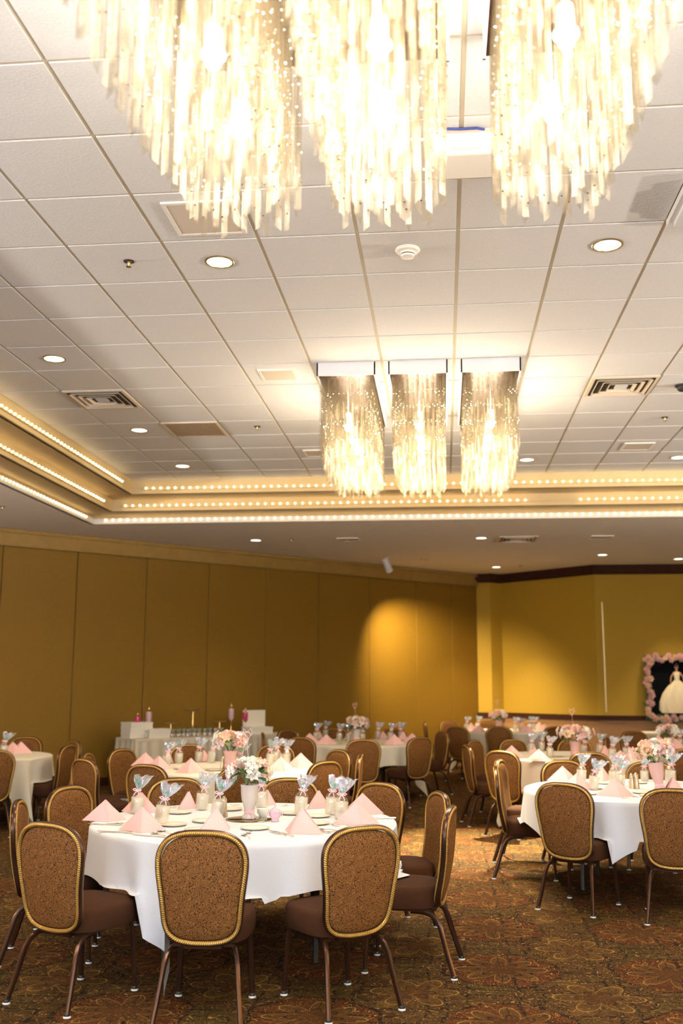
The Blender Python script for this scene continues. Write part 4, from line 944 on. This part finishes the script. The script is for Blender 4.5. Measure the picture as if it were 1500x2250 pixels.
cut = [('spoon', make_spoon, 342, 1832, 70, 'teaspoon on the front table before the broad left napkin, left of two'), ('spoon', make_spoon, 356, 1827, 95, 'teaspoon on the front table before the broad left napkin, right of two'), ('spoon', make_spoon, 536, 1836, 25, 'teaspoon on the front table right of the nearest chair top, left of two'), ('spoon', make_spoon, 546, 1831, 5, 'teaspoon on the front table right of the nearest chair top, right of two'),
       ('spoon', make_spoon, 705, 1824, 60, 'teaspoon on the front table right of the layered napkin'), ('spoon', make_spoon, 262, 1811, 100, 'teaspoon on the front table beside the leftmost napkin'),
       ('fork', make_fork, 600, 1829, 38, 'dinner fork on the front table behind the gap between chairs, left of two'), ('fork', make_fork, 612, 1832, 42, 'dinner fork on the front table behind the gap between chairs, right of two'), ('fork', make_fork, 720, 1830, 55, 'dinner fork on the front table near the right chair rim'), ('fork', make_fork, 740, 1815, 55, 'dinner fork on the front table by the near right napkin'),
       ('fork', make_fork, 425, 1829, 8, 'dinner fork lying behind the top of the nearest chair'), ('knife', make_knife, 230, 1812, 80, 'dinner knife at the left rim of the front table'), ('knife', make_knife, 252, 1829, 75, 'dinner knife on the front table left of the broad napkin'), ('knife', make_knife, 327, 1837, 70, 'dinner knife on the front table before the broad napkin'),
       ('knife', make_knife, 830, 1799, 100, 'dinner knife at the right rim of the front table'), ('fork', make_fork, 628, 1771, 110, 'dinner fork on the far side of the front table right of the vase'), ('fork', make_fork, 521, 1770, 110, 'dinner fork on the far side of the front table left of the vase'), ('fork', make_fork, 383, 1775, 100, 'dinner fork on the far left of the front table'),
       ('spoon', make_spoon, 1285, 1742, 80, 'teaspoon on the right front table by the large napkin'), ('spoon', make_spoon, 1398, 1752, 70, 'teaspoon on the right front table right of the nearest napkin'), ('fork', make_fork, 1380, 1756, 80, 'dinner fork on the right front table before the nearest napkin'), ('spoon', make_spoon, 452, 1701, 60, 'teaspoon on the table behind the front one right of the pale napkin'), ('fork', make_fork, 478, 1703, 60, 'dinner fork on the table behind the front one near the pale napkin')]
for k, f, u, v, t, lb in cut: place(k, f, at(u, v, ZT+.0012), radians(t), 1, lb, 'cutlery on the tables')
# --- flowers of the other tables
arrangement(*at(1450, 1737, ZT).xy, 'pink, cream and dark-leaved flowers in a leaning rose-tinted vase, right front table', 22, tint='pink_vase_glass', lean=-.12, wide=1.2, peachy=.5, pick=False, scale=1.08)
arrangement(*at(505, 1692, ZT).xy, 'peach flowers with lime leaves in a pink pot on the table behind the front one', 33, vase='low', tint='pink_vase_glass', wide=1.15, lime=True, peachy=.6, pick=False, scale=1.15)
arrangement(*at(1264, 1663, ZT).xy, 'wide white and peach flowers on the table behind the right front one', 44, vase='low', tint='pink_vase_glass', wide=1.35, peachy=.55, scale=1.12)
arrangement(*at(783, 1630, ZT).xy, 'small white and peach flowers with a tall pick before the dark partition', 55, vase='low', tint='vase_glass', wide=1.2, lime=True, peachy=.6, scale=1.12)
arrangement(*at(1096, 1604, ZT).xy, 'pink flowers on the farthest table, in front of the pilaster', 66, vase='low', tint='pink_vase_glass', wide=1.1, peachy=.4, scale=1.1)
arrangement(*at(1470, 1648, ZT).xy, 'pale flowers on the right edge table behind the dark leaves', 77, vase='low', tint='vase_glass', wide=1.1, peachy=.6, scale=1.0, pick=False)

# ================================================================== gift table with a pleated skirt
def skirted(name, cx_, cy_, L, D, rz, label, h=.737, mt='linen_ivory'):
    o = empty(name, (cx_, cy_, 0), rz); tag(o, label, 'table')
    b = MB(); b.box((0, 0, h-.012), (L, D, .024)); q = b.build('tabletop_cover', mt, o, smooth=False); md = q.modifiers.new('soft', 'BEVEL'); md.width = .01; md.segments = 3
    b = MB(); P = []; n = int((L+D)*2/.018); per = 2*(L+D)
    for i in range(n):
        s = per*i/n
        if s < L: p, nn = (-L/2+s, -D/2), (0, -1)
        elif s < L+D: p, nn = (L/2, -D/2+s-L), (1, 0)
        elif s < 2*L+D: p, nn = (L/2-(s-L-D), D/2), (0, 1)
        else: p, nn = (-L/2, D/2-(s-2*L-D)), (-1, 0)
        P.append((p, nn, s))
    Rg = []
    for z, amp in ((h-.002, .002), (h-.05, .006), (h*.6, .022), (h*.3, .034), (.02, .042)):
        Rg.append([(p[0]+nn[0]*(.006+amp*(.6+sin(s*40+.9*sin(s*9)))), p[1]+nn[1]*(.006+amp*(.6+sin(s*40+.9*sin(s*9)))), z) for p, nn, s in P])
    b.rings(Rg, True, False, False); b.build('pleated_skirt', mt, o)
    b = MB(); b.tube([(p[0]+nn[0]*.012, p[1]+nn[1]*.012, h-.03) for p, nn, s in P[::4]], .006, 6, closed=True); b.build('skirt_band', mt, o)
    return o
gl = at(297, 1621, .737); gdir = WD; GL = 2.9; GD = .62
foot = Vector((gl.x, gl.y))*.975
gc = foot+WD*(GL/2)-WN*0+Vector((-WD.y, WD.x))*(GD/2)
gang = atan2(WD.y, WD.x)
skirted('gift_table', gc.x, gc.y, GL, GD, gang, 'long table with a pleated ivory skirt against the gold partition')
def gp(s, d, z=.738): p = foot+WD*s+Vector((-WD.y, WD.x))*d; return Vector((p.x, p.y, z))
def sat(u, off):       # place along the table by bearing, off metres from its front edge
    d = ray(u, 1600); d2 = Vector((d.x, d.y)); n = Vector((-WD.y, WD.x)); f0 = foot+n*off; t = f0.dot(n)/d2.dot(n); return Vector((d2.x*t, d2.y*t, .738))
def box_thing(p, w_, d_, h_, rz, label, lid=True):
    o = empty('gift_box', p, rz); tag(o, label, 'box', 'white gift boxes')
    b = MB(); b.box((0, 0, h_*.5), (w_, d_, h_*.99)); b.build('box_body', 'white_card', o, smooth=False)
    if lid: b = MB(); b.box((0, 0, h_-.011), (w_+.008, d_+.008, .024)); b.build('lid', 'white_card', o, smooth=False)
    return o
n_ = Vector((-WD.y, WD.x, 0))
g0 = gp(.20, .36)
for k, hh in enumerate((.075, .075, .075)):
    box_thing(g0+Vector((0, 0, .0755*k)), .36, .30, .074, gang+.03*k, ('lowest', 'middle', 'topmost')[k]+' white box of the tall stack at the left end of the gift table')
g1 = gp(.42, .17)
for k in range(2): box_thing(g1+Vector((.01*k, 0, .066*k)), .34, .24, .065, gang-.04*k, ('lower', 'upper')[k]+' white box of the low stack in front of the tall stack')
p = sat(565, .30); box_thing(p, .40, .30, .11, gang, 'white box under the open lid at the right end of the gift table')
b = MB(); b.box((0, 0, .13), (.42, .02, .26)); q = b.build('display_card', 'white_card', smooth=False); q.location = p+Vector((0, 0, .1105))-n_*-.10; q.rotation_euler = (0, 0, gang); tag(q, 'upright white card behind the white box on the gift table', 'card')
def stemware(u, off, label, cup, h=.42, cand=True):
    o = empty('candle_holder', sat(u, off)); tag(o, label, 'candle holder')
    b = MB(); b.lathe([(.05, 0), (.052, .006), (.02, .014), (.010, .03), (.012, h*.25), (.008, h*.42), (.018, h*.46)], 20); b.build('stem', 'gold', o)
    b = MB(); b.lathe([(.018, h*.46), (.040, h*.52), (.045, h*.70), (.042, h*.85), (.036, h*.85), (.038, h*.6)], 20); b.build('cup', cup, o)
    b = MB(); b.lathe([(.014, h*.84), (.015, h*.90), (.02, h*.93), (.016, h*.98), (.004, h*1.02)], 14); b.build('finial', 'gold', o)
stemware(302, .35, 'pink glass candle holder with gold finial right of the white box stack', 'cherry_glass', .36); stemware(326, .35, 'taller glass candle holder with pink band, second from left on the gift table', 'pink_glass', .44)
stemware(507, .40, 'pink stemmed candle holder with gold finial, right part of the gift table', 'pink_glass', .47); stemware(538, .40, 'dark magenta candle holder with gold finial beside the upright card', 'cherry_glass', .40)
def stand(u, off, label, h, r):
    o = empty('cake_stand', sat(u, off)); tag(o, label, 'cake stand')
    b = MB(); b.lathe([(.06, 0), (.062, .006), (.018, .018), (.012, h*.3), (.022, h*.45), (.012, h*.6), (.014, h*.93)], 20); b.build('stem', 'gold', o)
    b = MB(); b.lathe([(.014, h*.93), (r, h*.97), (r+.004, h), (r-.004, h+.002), (.01, h*.985)], 32); b.build('plate', 'champagne_metal', o)
stand(423, .38, 'tall gold stand with a flat plate in the middle of the gift table', .40, .13); stand(375, .40, 'low gold stand on the left of the tall one', .20, .10); stand(482, .40, 'low gold stand right of the tall one', .21, .10)
rr = random.Random(9); cnt = 0
def make_mini():
    o = empty('party_favor'); tag(o, 'favor', 'party favor')
    b = MB(); b.lathe([(.024, 0), (.027, .004), (.030, .05), (.026, .055)], 12); b.build('cup', 'jar_glass', o)
    b = MB(); b.sphere((0, 0, .030), .021, 10, 6); b.build('sweets', 'candy_pink', o)
    b = MB(); b.rings([[(r*(1+.2*cos(4*a))*cos(a), r*(1+.2*cos(4*a))*sin(a), z) for a in [2*pi*j/12 for j in range(12)]] for r, z in ((.027, .05), (.008, .075), (.012, .085), (.030, .12))], True, False, False); b.build('wrap', 'cellophane', o); return o
for row, off in enumerate((.10, .18, .26)):
    for c in range(15):
        u = 322+row*2+c*11.5+rr.uniform(-2, 2)
        p = sat(u, off+rr.uniform(-.015, .015)); place('mini', make_mini, p, rr.uniform(0, 6), .95, 'small iridescent wrapped favor on the gift table, %s row, %s part' % (('front', 'middle', 'back')[row], ('left', 'left centre', 'centre', 'right centre', 'right')[c//3]), 'wrapped favors on the gift table'); cnt += 1
# ================================================================== rose framed picture and the table below it
py = 19.34; pc = Vector((0, 0, 0))
L_ = Vector((3.60, py, 0)); zt_, zb_ = 2.07, .90
kk = (py-.03)/18.85
xa, xb = 3.62*kk, 4.95*kk
o = empty('rose_framed_picture', ((xa+xb)/2, py-.03, 1.48)); tag(o, 'black picture of a pale ball gown framed with pink roses on the yellow wall', 'picture')
W_, H_ = xb-xa, 1.20
b = MB(); b.box((0, 0, 0), (W_-.10, .03, H_-.10)); b.build('board', 'poster_black', o, smooth=False)
b = MB()
for sx in (-1, 1): b.box((sx*(W_/2-.05), -.01, 0), (.07, .05, H_))
for sz in (-1, 1): b.box((0, -.01, sz*(H_/2-.05)), (W_, .05, .07))
b.build('garland_frame', 'leaf_green', o, smooth=False)
gx = -.10
def flat_lathe(b, prof, n=24, sy=.06, cx0=0, wav=0):
    R_ = []
    for r, z in prof: R_.append([(cx0+r*cos(2*pi*j/n), -.02-sy*r*(1+wav*cos(9*2*pi*j/n))*(-sin(2*pi*j/n) if sin(2*pi*j/n) < 0 else 0.05), z) for j in range(n)])
    b.rings(R_)
b = MB(); flat_lathe(b, [(.30, -.46), (.345, -.40), (.33, -.25), (.27, -.10), (.18, .02), (.09, .10), (.045, .14)], 48, .16, gx, .25); b.build('gown_skirt', 'gown_tulle', o)
b = MB(); flat_lathe(b, [(.040, .13), (.050, .20), (.062, .26), (.055, .29)], 20, .3, gx); b.build('gown_bodice', 'gown_tulle', o)
b = MB(); flat_lathe(b, [(.020, .28), (.018, .33), (.032, .36), (.036, .39), (.022, .43)], 16, .4, gx)
for s in (-1, 1): b.tube([(gx+s*.055, -.035, .275), (gx+s*.105, -.04, .20), (gx+s*.12, -.045, .10)], .013, 8)
b.build('figure', 'skin', o)
b = MB(); b.sphere((gx, -.028, .415), .034, 12, 8, sy=.5, sz=1.0); b.build('hair', 'hair', o)
rz_ = random.Random(4); per = []
for i in range(12): per.append((-W_/2+.05+(W_-.1)*i/11, H_/2-.05)); per.append((-W_/2+.05+(W_-.1)*i/11, -H_/2+.05))
for i in range(1, 9): per.append((-W_/2+.05, -H_/2+.05+(H_-.1)*i/9)); per.append((W_/2-.05, -H_/2+.05+(H_-.1)*i/9))
for k, (x, z) in enumerate(per):
    for t in range(2):
        q = link('rose', FM['blush' if rz_.random() > .3 else 'peach'], o); q.location = (x+rz_.uniform(-.05, .05), -.055-rz_.random()*.02, z+rz_.uniform(-.05, .05)); q.scale = (rz_.uniform(1.2, 1.6),)*3
        q.rotation_euler = (radians(90)+rz_.uniform(-.5, .5), rz_.uniform(-.5, .5), 0)
for k in range(34):
    x, z = rz_.choice(per); q = link('leaf', LM['g'], o); q.location = (x+rz_.uniform(-.05, .05), -.05, z+rz_.uniform(-.05, .05)); q.rotation_euler = (radians(90), rz_.uniform(0, 6), rz_.uniform(-.4, .4)); q.scale = (1.6,)*3
p = at(1372, 1606, .737); skirted('buffet_table', 4.9, 17.9, 3.2, .75, 0, 'long table with a white skirted cloth in front of the rose framed picture', mt='linen_ivory')
